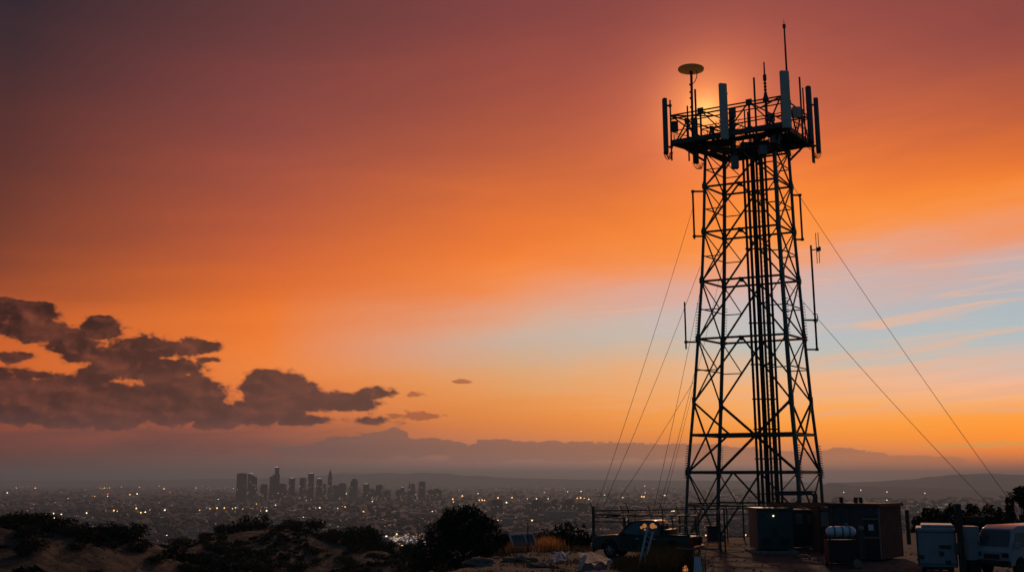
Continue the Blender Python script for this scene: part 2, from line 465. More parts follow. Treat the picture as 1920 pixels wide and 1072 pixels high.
# dusky veil under the cloud bank
veil = mth('MULTIPLY', mth('MULTIPLY', sstep(EL, azel(300, 885)[1], azel(300, 830)[1]), mth('SUBTRACT', 1.0, sstep(EL, azel(300, 815)[1], azel(300, 760)[1]))), mth('SUBTRACT', 1.0, sstep(AZ, -13.0, -3.0)))
veil = mth('MULTIPLY', veil, mth('ADD', .55, mth('MULTIPLY', streak, 1.2)))
sky2 = mixc(veil, sky2, lin((104, 62, 60)))
# hazy low cloud bank along the horizon
B2 = [(735,818,30,17),(712,830,60,20),(690,838,100,22),(785,840,85,18),(620,846,120,13),(925,842,45,20),(900,849,80,18),(960,848,70,15),(1080,846,200,19),(1250,846,170,15),(1420,856,150,14),(1580,866,115,25),(1690,865,120,11),(1030,842,60,18)]
f2, _ = field(B2, .52, 1.7, .5, .9, 33.0, 7, .6)
e2 = azel(960, 850)[1]
m2 = mth('MULTIPLY', sstep(f2, .0, .10), sstep(EL, e2 - 1.1, e2 + .4))
c2 = mixc(sstep(AZ, -20.0, 20.0), lin((118, 88, 84)), lin((178, 118, 90)))
sky2 = mixc(mth('MULTIPLY', m2, .78), sky2, c2)
# the rest of the dome: dusk-blue sky texture
ns = NN("ShaderNodeTexSky"); ns.sky_type = 'NISHITA'; ns.sun_disc = False
ns.sun_elevation = radians(SUN_EL); ns.sun_rotation = radians(SUN_AZ)
ns.altitude = 200; ns.air_density = 1.6; ns.dust_density = 2.0
nsc = NN("ShaderNodeVectorMath"); nsc.operation = 'SCALE'; L(ns.outputs[0], nsc.inputs[0]); nsc.inputs[3].default_value = SKYK = .018
side = mth('MAXIMUM', sstep(mth('ABSOLUTE', AZ), 36.0, 95.0), sstep(EL, 28.0, 60.0))
back = mixc(.5, mixc(1.0, nsc.outputs[0], (.45, .80, 1.15), 'MULTIPLY'), (.040, .085, .140))
final = mixc(side, sky2, back)
bg = NN("ShaderNodeBackground"); L(final, bg.inputs[0]); bg.inputs[1].default_value = 1.0
wo = NN("ShaderNodeOutputWorld"); L(bg.outputs[0], wo.inputs[0])
w.cycles.sampling_method = 'MANUAL'; w.cycles.sample_map_resolution = 512

# ------------------------------------------------------------------ sun
sl = bpy.data.lights.new("sun", 'SUN'); sl.energy = .7; sl.angle = radians(1.2); sl.color = (1.0, .58, .34)
so = bpy.data.objects.new("sun", sl); col.objects.link(so)
sd = V((sin(radians(SUN_AZ)) * cos(radians(SUN_EL)), cos(radians(SUN_AZ)) * cos(radians(SUN_EL)), sin(radians(SUN_EL))))
so.rotation_euler = sd.to_track_quat('Z', 'Y').to_euler()

# ------------------------------------------------------------------ terrain
def ss(a, b, x):
    t = min(1, max(0, (x - a) / (b - a))); return t * t * (3 - 2 * t)
def fbm(x, y, s, o=4):
    return noise.fractal(V((x * s, y * s, 3.7)), 1.0, 2.0, o)
def pad_edge(y):
    return -3.2 + 3.4 * ss(44, 62, y)
def ground_z(x, y):
    knoll = 2.4 * (1 - ss(7, 36, y))
    ye = 63 + 12.5 * ss(3, 12, x) + 6 * ss(18, 30, x)
    out = max(0, pad_edge(y) - x) * ss(12, 40, y) + max(0, -8 - x) * (1 - ss(12, 40, y)) * .6
    back = max(0, y - ye)
    d = sqrt(out * out + back * back)
    z = knoll - (.62 * d if d < 12 else 7.44 + (d - 12) * .5)
    z += .10 * fbm(x, y, .25) * ss(0, 2, d + .6) + .045 * fbm(x, y, .8)
    z += 1.2 * fbm(x, y, .06) * ss(5, 40, d)
    return max(z, -195)
def grid_mesh(name, xs, ys, zf, m):
    b = MB()
    nx = len(xs)
    b.v = [V((x, y, zf(x, y))) for y in ys for x in xs]
    for j in range(len(ys) - 1):
        for i in range(nx - 1):
            a = j * nx + i
            b.f.append((a, a + 1, a + nx + 1, a + nx))
    o = b.build(name, m, loc=(0, 0, 0))
    return o
def span(*seg):
    out = []
    for a, b, n in seg:
        out += [a + (b - a) * i / n for i in range(n)]
    out.append(seg[-1][1]); return out
tag(grid_mesh("ground", span((-420, -60, 24), (-60, -12, 24), (-12, 34, 150), (34, 90, 40), (90, 460, 24)),
              span((-60, 0, 12), (0, 40, 40), (40, 82, 150), (82, 130, 30), (130, 460, 26)), ground_z, M['dirt']), kind='structure')

PZ = -180.0
b = MB(); b.add([(-70000, -2000, PZ), (70000, -2000, PZ), (70000, 90000, PZ), (-70000, 90000, PZ)], [(0, 1, 2, 3)])
tag(b.build("city_plain", M['plain'], loc=(0, 0, PZ)), kind='structure')

def hill(name, crest, D, front, fdrop, backd, m, rough, nseg=160, sc_=.02, nd_=44):
    # a ridge whose crest is given as bearing / height pairs, falling away to the front and behind
    pts = [P(x, y, D) for x, y in crest]
    xs0, xs1 = pts[0].x, pts[-1].x
    def cz(x):
        if x <= pts[0].x: return pts[0].z
        for p, q in zip(pts, pts[1:]):
            if x <= q.x:
                t = (x - p.x) / (q.x - p.x); t = t * t * (3 - 2 * t)
                return p.z + (q.z - p.z) * t
        return pts[-1].z
    xs = [xs0 + (xs1 - xs0) * i / nseg for i in range(nseg + 1)]
    ys = [D - front + front * (i / nd_) for i in range(nd_)] + [D + backd * (i / 14) for i in range(15)]
    def zf(x, y):
        c = cz(x * D / y if D > 3000 else x)
        if y <= D:
            t = (D - y) / front
            z = c - fdrop * (t ** 1.25)
        else:
            t = (y - D) / backd
            z = c - fdrop * 1.6 * t ** 1.3
        n = fbm(x, y, sc_, 6)
        if D < 1000:
            k = 14 / D
            z += .5 * rough * (1 - abs(noise.noise(V((x * k + y * k * .35, y * k * .6, 1.5)))) * 2.4) * min(1, abs(y - D) / 14) + .22 * rough * noise.fractal(V((x * k * 4, y * k * 4, 8)), 1, 2, 4)
        return z + rough * n * (0.25 + 1.2 * min(1, abs(y - D) / front))
    return tag(grid_mesh(name, xs, ys, zf, m), kind='structure'), zf

h1, z1 = hill("near_hill", [(-420, 1010), (-150, 985), (0, 984), (60, 983), (100, 984), (118, 992), (180, 998), (240, 1012), (290, 1028), (360, 1048), (430, 1070), (560, 1110), (760, 1190)], 165, 110, 15, 90, M['hill'], 1.5, 200, .045, 90)
h2, z2 = hill("scrub_hill", [(-60, 1060), (200, 1040), (300, 1024), (380, 1012), (437, 1003), (467, 996), (502, 995), (530, 996), (555, 994), (590, 1000), (612, 1011), (642, 1019), (686, 1024), (774, 1033), (880, 1045), (1010, 1060), (1300, 1090)], 330, 190, 26, 260, M['hill2'], 2.4, 200, .022, 90)
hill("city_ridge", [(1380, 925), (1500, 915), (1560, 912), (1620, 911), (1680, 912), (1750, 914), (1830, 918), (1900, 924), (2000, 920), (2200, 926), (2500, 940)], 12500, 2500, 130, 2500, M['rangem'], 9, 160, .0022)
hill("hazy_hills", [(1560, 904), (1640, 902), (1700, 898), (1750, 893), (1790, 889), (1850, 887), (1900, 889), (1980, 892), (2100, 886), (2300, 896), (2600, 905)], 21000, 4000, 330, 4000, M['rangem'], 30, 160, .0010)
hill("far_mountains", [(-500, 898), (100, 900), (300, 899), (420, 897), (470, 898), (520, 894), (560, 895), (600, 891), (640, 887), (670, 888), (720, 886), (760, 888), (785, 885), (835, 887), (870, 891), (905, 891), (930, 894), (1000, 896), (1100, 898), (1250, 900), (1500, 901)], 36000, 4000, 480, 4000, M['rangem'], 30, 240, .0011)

# ------------------------------------------------------------------ haze
HZ = MB(); HZ.add([(x, y, z) for z in (PZ - 1, HAZE_TOP) for x, y in ((-45000, -900), (45000, -900), (45000, 50000), (-45000, 50000))],
                  [(3, 2, 1, 0), (4, 5, 6, 7), (0, 1, 5, 4), (1, 2, 6, 5), (2, 3, 7, 6), (3, 0, 4, 7)])
hm = bpy.data.materials.new("haze_air"); hm.use_nodes = True
hn = hm.node_tree
for n in list(hn.nodes): hn.nodes.remove(n)
pv = hn.nodes.new("ShaderNodeVolumePrincipled")
pv.inputs["Color"].default_value = (.62, .85, 1.0, 1)
pv.inputs["Density"].default_value = HAZE_D
pv.inputs["Anisotropy"].default_value = .25
ho = hn.nodes.new("ShaderNodeOutputMaterial"); hn.links.new(pv.outputs[0], ho.inputs["Volume"])
tag(HZ.build("haze", hm, smooth=False, loc=(0, 0, 0)), kind='stuff')

# ------------------------------------------------------------------ lattice tower
TY = 69.0
ZL = [1010, 885, 754, 635, 527, 435, 350, 287]
XL = [1284, 1290, 1301, 1309, 1316, 1319.5, 1321, 1322.5]
XR = [1547, 1538, 1521, 1508.5, 1498, 1489, 1483.5, 1478.5]
lev = []
for py, a, c in zip(ZL, XL, XR):
    pa, pc = P(a, py, TY), P(c, py, TY)
    z = pa.z if py < 1000 else 0.0
    lev.append((z, (pa.x + pc.x) / 2, (pc.x - pa.x) / 2))
H0 = lev[0][2]
def corner(k, z):
    for (z0, c0, h0), (z1_, c1, h1_) in zip(lev, lev[1:]):
        if z <= z1_ or (z1_, c1, h1_) == lev[-1]:
            t = (z - z0) / (z1_ - z0); break
    c = c0 + (c1 - c0) * t; h = h0 + (h1_ - h0) * t; s = h / H0
    return {'L': V((c - h, TY, z)), 'R': V((c + h, TY, z)), 'N': V((c + 2.25 * s, TY - 3.1 * s, z)), 'F': V((c - 1.9 * s, TY + 3.1 * s, z))}[k]
ZS = [l[0] for l in lev]
tower_c = V((lev[0][1], TY, 0))
tw = thing("lattice_tower", "tall dark green steel lattice tower carrying the antenna platform", "tower", tower_c)
ztop = ZS[-1] + .9
for k, wd in (('L', .20), ('R', .20), ('N', .27), ('F', .25)):
    mb = MB()
    zs = ZS[:-1] + [ztop]
    mb.tube([corner(k, z) for z in zs], wd / 2 * 1.08, 8)
    # bolted splice collars and step bolts
    for z in ZS[1:-1]:
        p = corner(k, z)
        mb.tube([p - V((0, 0, .35)), p + V((0, 0, .35))], wd / 2 * 1.32, 8)
    leg = mb.build("leg", M['steel'], tw)
    sbm = MB()
    for zc, zr in ((ZS[3] + 1.2, 1.6), (ZS[1] + .7, 1.3)):
        for i in range(14):
            z = zc + zr * (i / 13 - .5) * 1.6
            p = corner(k, z)
            sg = -1 if k == 'L' else 1
            sbm = MB(); sbm.tube([p, p + V((sg * (wd * .6 + .13), -.02, 0))], .03, 5)
            sub(sbm, "step_bolt", M['steel2'], leg)
    mb = MB(); p = corner(k, 0); mb.box((p.x, p.y, .12), (1.0, 1.0, .5))
    mb.build("footing", M['concrete'], tw)
def member(name, a, c, w_):
    mb = MB(); mb.beam(a, c, w_); return mb.build(name, M['steel2'], tw)
FACES = [('L', 'N', 'long'), ('F', 'R', 'long'), ('L', 'F', 'short'), ('N', 'R', 'short')]
def mid(a, c, t=.5): return a + (c - a) * t
def gusset(p, s=.34):
    gus = MB(); gus.box(p, (s * 1.15, .05, s), atan2(1, 2.2)); gus.build('gusset_plate', M['steel2'], tw)
def Zp(py): return P(1412, py, TY).z
for i, z in enumerate(ZS[1:], 1):
    if i == 2: continue
    for a, c, t in FACES:
        member("horizontal_beam", corner(a, z), corner(c, z), .15 if i > 1 else .20)
        if t == 'long' and i > 1: gusset(mid(corner(a, z), corner(c, z)) - V((0, 0, .1)))
    for k in 'LRNF': gusset(corner(k, z), .36)
z815 = Zp(815)
for a, c, t in FACES:
    member("horizontal_beam", corner(a, z815), corner(c, z815), .18)
# braced panels: long faces hang an inverted V from mid-beam, short faces carry an X
for i in range(7):
    z0, z1_ = ZS[i], ZS[i + 1]
    if i in (1,):                                   # panel between the two lowest beams: plain X with diamonds
        for a, c in (('L', 'F'), ('N', 'R')):
            member("diagonal_brace", corner(a, z1_), corner(c, z0), .14); member("diagonal_brace", corner(c, z1_), corner(a, z0), .14)
        ap = mid(corner('L', z815), corner('N', z815), .38)
        member("diagonal_brace", corner('L', z1_), ap, .13); member("diagonal_brace", ap, corner('L', z0), .13)
        member("diagonal_brace", corner('F', z1_), corner('N', z0), .14); member("diagonal_brace", corner('N', z1_), corner('F', z0), .14)
        ap = mid(corner('F', z815), corner('R', z815), .80)
        member("diagonal_brace", corner('R', z1_), ap, .12); member("diagonal_brace", ap, corner('R', z0), .12)
        gusset(ap, .3)
        continue
    for a, c, t in FACES:
        if t == 'short':
            member("diagonal_brace", corner(a, z1_), corner(c, z0), .11); member("diagonal_brace", corner(c, z1_), corner(a, z0), .11)
            zm = z0 + (z1_ - z0) * .52
            if i > 0: member("strut", corner(a, zm), corner(c, zm), .085)
        else:
            m_ = mid(corner(a, z1_), corner(c, z1_))
            if i == 0: m_ = mid(corner(a, z1_), corner(c, z1_), .42)
            for k in (a, c):
                member("diagonal_brace", m_, corner(k, z0), .115)
                mm = mid(m_, corner(k, z0), .5)
                member("strut", corner(k, z1_), mm, .07)
                zz = mm.z
                member("strut", corner(k, zz), mm, .07)
for k1, k2, py in (('L', 'N', 947), ('L', 'F', 944), ('F', 'R', 943)):
    z = Zp(py); member("strut", corner(k1, z), corner(k2, z), .12)
# cable ladder with conduits up the middle
ladb = P(1433, 960, 69).x
for px, r in ((1421, .06), (1427.5, .05), (1432.5, .06), (1437, .05), (1442.5, .10), (1449, .05), (1453, .06), (1457.5, .05), (1464, .085), (1424, .03), (1435, .035), (1446, .06), (1460.5, .04)):
    x = P(px, 930, 68.6).x; yy = 68.6 + random.uniform(-.35, .35)
    mb = MB(); mb.tube([(x, yy, .2), (x, yy, ZS[-1] + .6)], r, 8)
    mb.build("conduit", M['cable'], tw)
mb = MB()
xa, xb = P(1418, 930, 68.5).x, P(1467, 930, 68.5).x
for py in (300, 400, 470, 608, 685, 749, 805, 860, 925):
    z = Zp(py); mb = MB(); mb.bar((xa, 68.4, z), (xb, 68.4, z), .09); mb.build("cable_bracket", M['steel2'], tw)
mb = MB()
xa, xb = P(1449, 930, 67.9).x, P(1459, 930, 67.9).x
for x in (xa, xb): mb.bar((x, 67.9, .3), (x, 67.9, ZS[-1]), .06)
for i in range(int(ZS[-1] / .32)):
    mb.bar((xa, 67.9, .5 + i * .32), (xb, 67.9, .5 + i * .32), .028)
mb.build("ladder", M['steel2'], tw)

# platform
zp = P(1260, 268, TY).z
PC = {'L': G(1259, 268, zp), 'N': G(1467, 234, zp), 'R': G(1520, 270, zp), 'F': G(1366, 299, zp)}
pc = (PC['L'] + PC['N'] + PC['R'] + PC['F']) / 4
QUAD = [('L', 'N'), ('N', 'R'), ('R', 'F'), ('F', 'L')]
mb = MB()
for a, c in QUAD:
    d = (PC[c] - PC[a]).normalized()
    A, C_ = PC[a], PC[c]
    mb.box(mid(A, C_), ((C_ - A).length, .22, .34), atan2(d.y, d.x))
    # inner edge beam
    A2, C2 = mid(A, pc, .42), mid(C_, pc, .42)
    mb.box(mid(A2, C2) - V((0, 0, .08)), ((C2 - A2).length, .20, .30), atan2(d.y, d.x))
for k in 'LNRF':
    d = (PC[k] - pc).normalized(); q = corner(k, zp)
    mb.box(mid(PC[k], pc, .4) - V((0, 0, .05)), ((PC[k] - pc).length * .8, .24, .36), atan2(d.y, d.x))
    mb.beam(mid(PC[k], pc, .12) - V((0, 0, .2)), corner(k, ZS[-1] - .6), .16)
plat = mb.build("platform", M['steel2'], tw)
gr = MB()
for a, c in QUAD:                                   # bar grating, one bay per side
    A, C_ = PC[a], PC[c]
    n = int((C_ - A).length / .16)
    for i in range(1, n):
        p, q = mid(A, C_, i / n), mid(mid(A, pc, .44), mid(C_, pc, .44), i / n)
        if random.random() < .93:
            gr.beam(p + V((0, 0, .19)), q + V((0, 0, .19)), .045, .06)
    for t in (.12, .26):
        gr.bar(mid(A, pc, t) + V((0, 0, .15)), mid(C_, pc, t) + V((0, 0, .15)), .07)
sub(gr, "grating", M['steel2'], plat)
# head frame: upper rails, posts, braces
zt = P(1260, 217, TY).z
up = lambda p: V((p.x, p.y, zt))
hf = MB()
for a, c in QUAD:
    A, C_ = up(PC[a]), up(PC[c])
    hf.tube([A, C_], .055, 8)
    if (a, c) == ('L', 'N'):
        hf.tube([A - V((0, 0, .28)), C_ - V((0, 0, .22))], .06, 8)
    hf.tube([mid(PC[a], up(PC[a]), .42), mid(PC[c], up(PC[c]), .42)], .035, 6)
    for t in (.28, .72):
        hf.tube([mid(A, C_, t), mid(PC[a], PC[c], t)], .075, 8)
        hf.box(mid(A, C_, t), (.42, .14, .36), atan2((C_ - A).y, (C_ - A).x))
    for t0, t1 in ((.28, .06), (.28, .5), (.72, .5), (.72, .94)):
        hf.bar(mid(A, C_, t0), mid(PC[a], PC[c], t1), .085)
    hf.bar(mid(A, C_, .28), mid(up(PC[QUAD[(QUAD.index((a, c)) + 2) % 4][0]]), up(PC[QUAD[(QUAD.index((a, c)) + 2) % 4][1]]), .72), .07)
for k in 'LNRF':
    hf.bar(up(PC[k]), mid(PC[k], pc, .45) + V((0, 0, .2)), .08)
    hf.bar(up(PC[k]), mid(up(PC[k]), up(pc), .6), .08)
    hf.tube([PC[k], up(PC[k])], .06, 8)
hf.build("head_frame", M['steel2'], tw)
# guard rail round the deck
rl = MB()
for a, c in QUAD:
    A, C_ = mid(PC[a], pc, .40), mid(PC[c], pc, .40)
    for h in (.55, 1.05): rl.bar(A + V((0, 0, h)), C_ + V((0, 0, h)), .055)
    for i in range(7): 
        p = mid(A, C_, i / 6); rl.bar(p, p + V((0, 0, 1.05)), .05)
rl.build("guard_rail", M['steel2'], tw)
# tangle of jumper cables on the deck
for i in range(90):
    a = V((random.uniform(-3.6, 3.6), random.uniform(-2.4, 2.4), 0)) * .8 + pc
    c = a + V((random.uniform(-1.2, 1.2), random.uniform(-1.0, 1.0), 0))
    a.z = zp + random.uniform(-.3, 1.2); c.z = zp + random.uniform(-.6, 1.5)
    m_ = mid(a, c) - V((0, 0, random.uniform(.1, .5)))
    cb = MB(); cb.tube([a, mid(a, m_, .6) - V((0, 0, .08)), m_, mid(m_, c, .4) - V((0, 0, .08)), c], random.uniform(.012, .028), 5)
    cb.build("jumper_cable", M['cable'], tw)
# big mounted bits near the tower top: diplexer boxes under the deck
for px, py, Y, s in ((1378, 305, 68, (.5, .4, .9)), (1430, 282, 67, (.55, .5, .7)), (1408, 276, 70, (1.6, .8, .55)), (1453, 262, 66.5, (.6, .5, .6))):
    mb = MB(); mb.rbox(P(px, py, Y), s, .05); mb.build("junction_box", M['unit'], tw)

# ------------------------------------------------------------------ antennas on the head frame
def loops(mb, p, n, wdt, dep, sgn=1):
    for i in range(n):
        o = (i / max(n - 1, 1) - .5) * wdt
        d = dep * random.uniform(.75, 1.1)
        x1 = p + V((o, random.uniform(-.08, .08), 0)); x2 = p + V((sgn * wdt * random.uniform(.7, 1.25), random.uniform(-.1, .1), random.uniform(-.05, .15)))
        pts = []
        for j in range(9):
            t = j / 8
            pts.append(mid(x1, x2, t) - V((0, 0, d * sin(pi * t) ** .8)))
        mb.tube(pts, .018, 5)
def panel(label, pxc, y0, y1, Y, wd, dep, rz, rad, pole_px=None, pole_y=None, lp=0, lsgn=1):
    a, c = P(pxc, y1, Y), P(pxc, y0, Y)
    x = (a.x + c.x) / 2
    base = V((x, Y, a.z))
    t = thing("panel_antenna", label, "antenna", base, 0, "panel antennas round the tower head")
    mb = MB(); mb.rbox((x, Y, (a.z + c.z) / 2), (wd, dep, c.z - a.z), min(wd, dep) * .3, rz)
    ra = mb.build("radome", rad, t)
    mb = MB(); mb.rbox((x, Y, a.z - .03), (wd * .86, dep * .86, .10), .02, rz); mb.build("end_cap", M['black'], t)
    if pole_px:
        q0, q1 = P(pole_px, pole_y[1], Y + .15), P(pole_px, pole_y[0], Y + .15)
        px_ = (q0.x + q1.x) / 2
        mb = MB(); mb.tube([(px_, Y + .15, q0.z), (px_, Y + .15, q1.z)], .06, 8); mb.build("mounting_pipe", M['galv'], t)
        for f in (.12, .88):
            z = a.z + (c.z - a.z) * f
            mb = MB(); mb.box(((x + px_) / 2, Y + .12, z), (abs(px_ - x) + .1, .12, .10)); mb.box((px_, Y + .15, z), (.2, .2, .16)); mb.build("bracket", M['galv'], t)
    else:
        off = V((sin(-rz) * 0, .5, 0))
        q = V((x, Y, 0)) + V((0, dep / 2 + .22, 0))
        mb = MB(); mb.tube([(q.x, q.y, a.z + .2), (q.x, q.y, c.z - .3)], .055, 8); mb.build("mounting_pipe", M['galv'], t)
        for f in (.15, .85):
            z = a.z + (c.z - a.z) * f
            mb = MB(); mb.box((q.x, q.y - .1, z), (.16, .34, .12)); mb.box((q.x + wd * .6, q.y, z), (.10, .10, .10)); mb.build("bracket", M['galv'], t)
    if lp:
        mb = MB(); loops(mb, V((x, Y, a.z)), lp, wd * 1.2, .55, lsgn); mb.build("jumper_loops", M['cable'], t)
    return t
panel("slim dark panel antenna seen edge-on at the far left end of the platform", 1247.5, 185, 287, 69, .34, .42, 0, M['radome_dark'], 1258, (188, 301), 7, 1)
panel("pale grey panel antenna on the near side, just right of the sun glow", 1357, 157, 262, 66.8, .58, .24, radians(12), M['radome'], None)
panel("tallest blue-grey panel antenna under the thin whip at the near corner", 1473, 133.5, 241, 64.6, .64, .24, radians(8), M['radome'], None)
panel("dark panel antenna on the right corner, the inner of the two slim ones", 1518, 162, 266, 67.6, .36, .34, radians(20), M['radome_dark'], 1523, (255, 305), 4, -1)
panel("outermost slim dark panel antenna at the far right end, hung lower", 1532, 184, 285, 69.3, .34, .36, radians(-10), M['radome_dark'], 1524, (205, 306), 6, -1)
panel("panel antenna partly hidden behind the left deck, bottom hanging below it", 1303.5, 222, 305, 71.2, .44, .26, radians(20), M['radome_dark'], None, None, 6, 1)
panel("panel antenna in shadow behind the pale grey one, below a radio unit", 1373, 222, 284, 69.8, .42, .24, 0, M['radome_dark'], None)

def radio(label, x0, x1, y0, y1, Y, m_=None):
    a, c = P(x0, y1, Y), P(x1, y0, Y)
    t = thing("remote_radio_unit", label, "radio unit", V(((a.x + c.x) / 2, Y, a.z)), 0, "radio units on the tower head")
    s = V((c.x - a.x, .26, c.z - a.z))
    mb = MB(); mb.rbox(((a.x + c.x) / 2, Y, (a.z + c.z) / 2), s, .05)
    mb.build("casing", m_ or M['unit'], t)
    mb = MB()
    for i in range(6):
        mb.box((a.x + s.x * (.15 + .14 * i), Y + .16, (a.z + c.z) / 2), (.02, .08, s.z * .85))
    mb.build("cooling_fins", M['unit'], t)
    mb = MB()
    for i in range(5):
        p = V((a.x + s.x * (.15 + .17 * i), Y, a.z))
        mb.tube([p, p + V((.02, 0, -.25)), p + V((random.uniform(-.15, .15), .1, -.55)), p + V((random.uniform(-.3, .3), .15, -.8))], .018, 5)
    mb.build("jumper_loops", M['cable'], t)
radio("small dark radio unit hung behind the edge-on antenna at far left", 1259.5, 1271, 228, 247, 69.3, M['radome_dark'])
radio("dark radio unit on the post behind the pale grey antenna", 1367, 1379, 203, 221, 69.4, M['radome_dark'])
radio("pale boxy radio unit beside the tallest blue-grey antenna", 1486, 1501, 201, 221, 66.8, M['radome'])
radio("low dark radio unit inside the frame under the lightning mast", 1440, 1452, 213, 228, 69.8)

# flat dish on its pole
Yd = 69.5
dc = P(1295.5, 131, Yd)
t = thing("dome_antenna", "pale flat disc antenna on a pole beside the sun glow", "antenna", V((dc.x, Yd, zp)))
ax = V((.04, -.03, 1)).normalized()
R_ = .955
mb = MB(); mb.lathe(dc, [(.02, -.13), (.25, -.125), (.55, -.10), (.85, -.055), (R_ * .985, -.03), (R_, .03), (R_, .085), (R_ * .97, .115), (.6, .16), (.25, .19), (.01, .195)], 40, ax)
mb.build("disc", M['dish'], t)
pb = P(1299, 262, Yd)
xx = (pb.x + dc.x) / 2
mb = MB(); mb.tube([(pb.x, Yd, zp), (dc.x + .02, Yd, dc.z - .08)], .095, 10)
for f in (.35, .5, .62, .7, .8):
    z = zp + (dc.z - zp) * f; mb.tube([(pb.x, Yd, z - .04), (pb.x, Yd, z + .04)], .13, 8)
mb.tube([(dc.x, Yd, dc.z - .3), (dc.x, Yd, dc.z - .1)], .13, 10)
mb.build("pole", M['galv'], t)
mb = MB(); mb.tube([P(1305, 131, Yd - .2), P(1307, 137, Yd - .2), P(1306, 146, Yd - .15), P(1303, 153, Yd - .1), P(1298.5, 158, Yd)], .03, 6); mb.build("cable", M['cable'], t)

def post(name, label, cat, px0, py0, px1, py1, Y, r, m_, group=None, extra=None):
    a, c = P(px0, py0, Y), P(px1, py1, Y)
    mb = MB(); xm = (a.x + c.x) / 2
    mb.tube([(xm, Y, min(a.z, c.z)), (xm, Y, max(a.z, c.z))], r, 8)
    if extra: extra(mb, xm, Y, min(a.z, c.z), max(a.z, c.z))
    return tag(mb.build(name, m_), label, cat, group)
g_ = "bare pipes on the platform edge"
post("antenna_pipe", "bare pipe standing right beside the disc antenna's pole", "pipe", 1306, 294, 1305, 168, 69.8, .075, M['steel2'], g_)
post("antenna_pipe", "short bare pipe just left of the disc antenna's pole", "pipe", 1291, 302, 1290, 199, 69.1, .06, M['steel2'], g_)
post("antenna_pipe", "bare pipe rising through the near rail left of the lightning mast", "pipe", 1417, 262, 1415.5, 146, 66.0, .07, M['steel2'], g_)
post("antenna_pipe", "taller bare pipe between the tallest antenna and the right corner antennas", "pipe", 1504, 262, 1500.5, 145, 67, .065, M['steel2'], g_)
post("antenna_pipe", "thin bare pipe close inside the right corner antennas", "pipe", 1510, 268, 1506, 165, 68, .05, M['steel2'], g_)
post("antenna_pipe", "stubby bare pipe in the middle of the deck, left of its twin", "pipe", 1397, 245, 1396, 206, 69.5, .055, M['steel2'], g_)
post("antenna_pipe", "slightly shorter stub pipe in the middle of the deck", "pipe", 1403, 245, 1402, 210, 69.8, .055, M['steel2'], g_)
# lightning mast
Ym = 67.6
a, c = P(1434, 240, Ym), P(1431.5, 117, Ym)
t = thing("lightning_mast", "pointed lightning mast with insulator collars above the platform", "mast", V((c.x, Ym, zp)))
mb = MB(); mb.tube([(c.x + .03, Ym, zp), (c.x + .03, Ym, P(1433, 180, Ym).z)], .10, 8)
mb.lathe((c.x + .03, Ym, P(1433, 188, Ym).z), [(.22, -.1), (.22, .1), (.15, .3), (.09, .6)], 10); mb.build("mast_base", M['steel2'], t)
z0 = P(1433, 180, Ym).z
mb = MB(); mb.tube([(c.x + .03, Ym, z0), (c.x + .03, Ym, c.z)], .075, 8, .05); mb.build("rod", M['steel2'], t)
mb = MB()
for i in range(6):
    z = z0 + .2 + i * .25; mb.lathe((c.x + .03, Ym, z), [(.08, -.06), (.12, -.02), (.12, .02), (.08, .06)], 10)
mb.lathe((c.x + .03, Ym, P(1433, 146, Ym).z), [(.07, -.25), (.13, -.2), (.13, .2), (.07, .25)], 10)
mb.build("insulators", M['steel2'], t)
# whip
Yw = 64.9
a, j_, c = P(1474.5, 140, Yw), P(1471, 50, Yw), P(1470.5, 37, Yw)
t = thing("whip_antenna", "tall thin whip antenna, the highest point of the tower", "antenna", V((j_.x, Yw, a.z - .6)))
xw = (a.x + j_.x) / 2
mb = MB(); mb.tube([(xw, Yw, a.z - .6), (xw, Yw, j_.z)], .075, 8, .055); mb.build("lower_rod", M['steel2'], t)
mb = MB(); mb.tube([(xw, Yw, j_.z - .1), (xw, Yw, j_.z + .14)], .11, 8); mb.build("joint", M['steel2'], t)
mb = MB(); mb.tube([(xw, Yw, j_.z), (xw, Yw, c.z)], .03, 6, .015); mb.build("tip", M['steel2'], t)

# side-mounted pipes further down
def sidearm(label, px, y0, y1, legk, arms, Y=69.0, r=.07, dip=False):
    a, c = P(px, y1, Y), P(px, y0, Y); x = a.x if not dip else (a.x + c.x) / 2
    t = thing("side_antenna", label, "antenna", V((x, Y, a.z)), 0, "pipe antennas bracketed to the tower legs")
    mb = MB(); mb.tube([(x, Y, a.z), (x, Y, c.z)], r, 8); mb.build("pipe", M['steel2'], t)
    for py in arms:
        q = P(px, py, Y); l_ = corner(legk, q.z)
        mb = MB(); mb.bar((x, Y, q.z), l_, .11); mb.box((x, Y, q.z), (.2, .2, .16)); mb.build("arm", M['steel2'], t)
    if dip:
        for k, (dx, yy0, yy1) in enumerate(((6.5, 437, 494), (11, 436, 493))):
            p0, p1 = P(px + dx, yy1, Y), P(px + dx, yy0, Y)
            mb = MB(); mb.tube([(p0.x, Y, p0.z), (p0.x, Y, p1.z)], .026, 6); mb.build("dipole", M['steel2'], t)
        z = P(px, 469, Y).z; mb = MB(); mb.bar((x, Y, z), (P(px + 12, 469, Y).x, Y, z + .1), .07); mb.box((P(px + 6.5, 469, Y).x, Y, z + .05), (.14, .1, .3)); mb.box((P(px + 11, 469, Y).x, Y, z + .1), (.14, .1, .3)); mb.build("dipole_boom", M['steel2'], t)
        mb = MB(); 
        mb.tube([P(px - 2, 589, Y), P(px + 6, 589, Y), P(px + 7, 592, Y), P(px + 7, 602, Y), P(px + 4, 606, Y), P(px, 602, Y)], .035, 6); mb.build("conduit", M['steel2'], t)
sidearm("pipe bracketed to the left leg high up, under the platform", 1302, 357, 448, 'L', (359, 443))
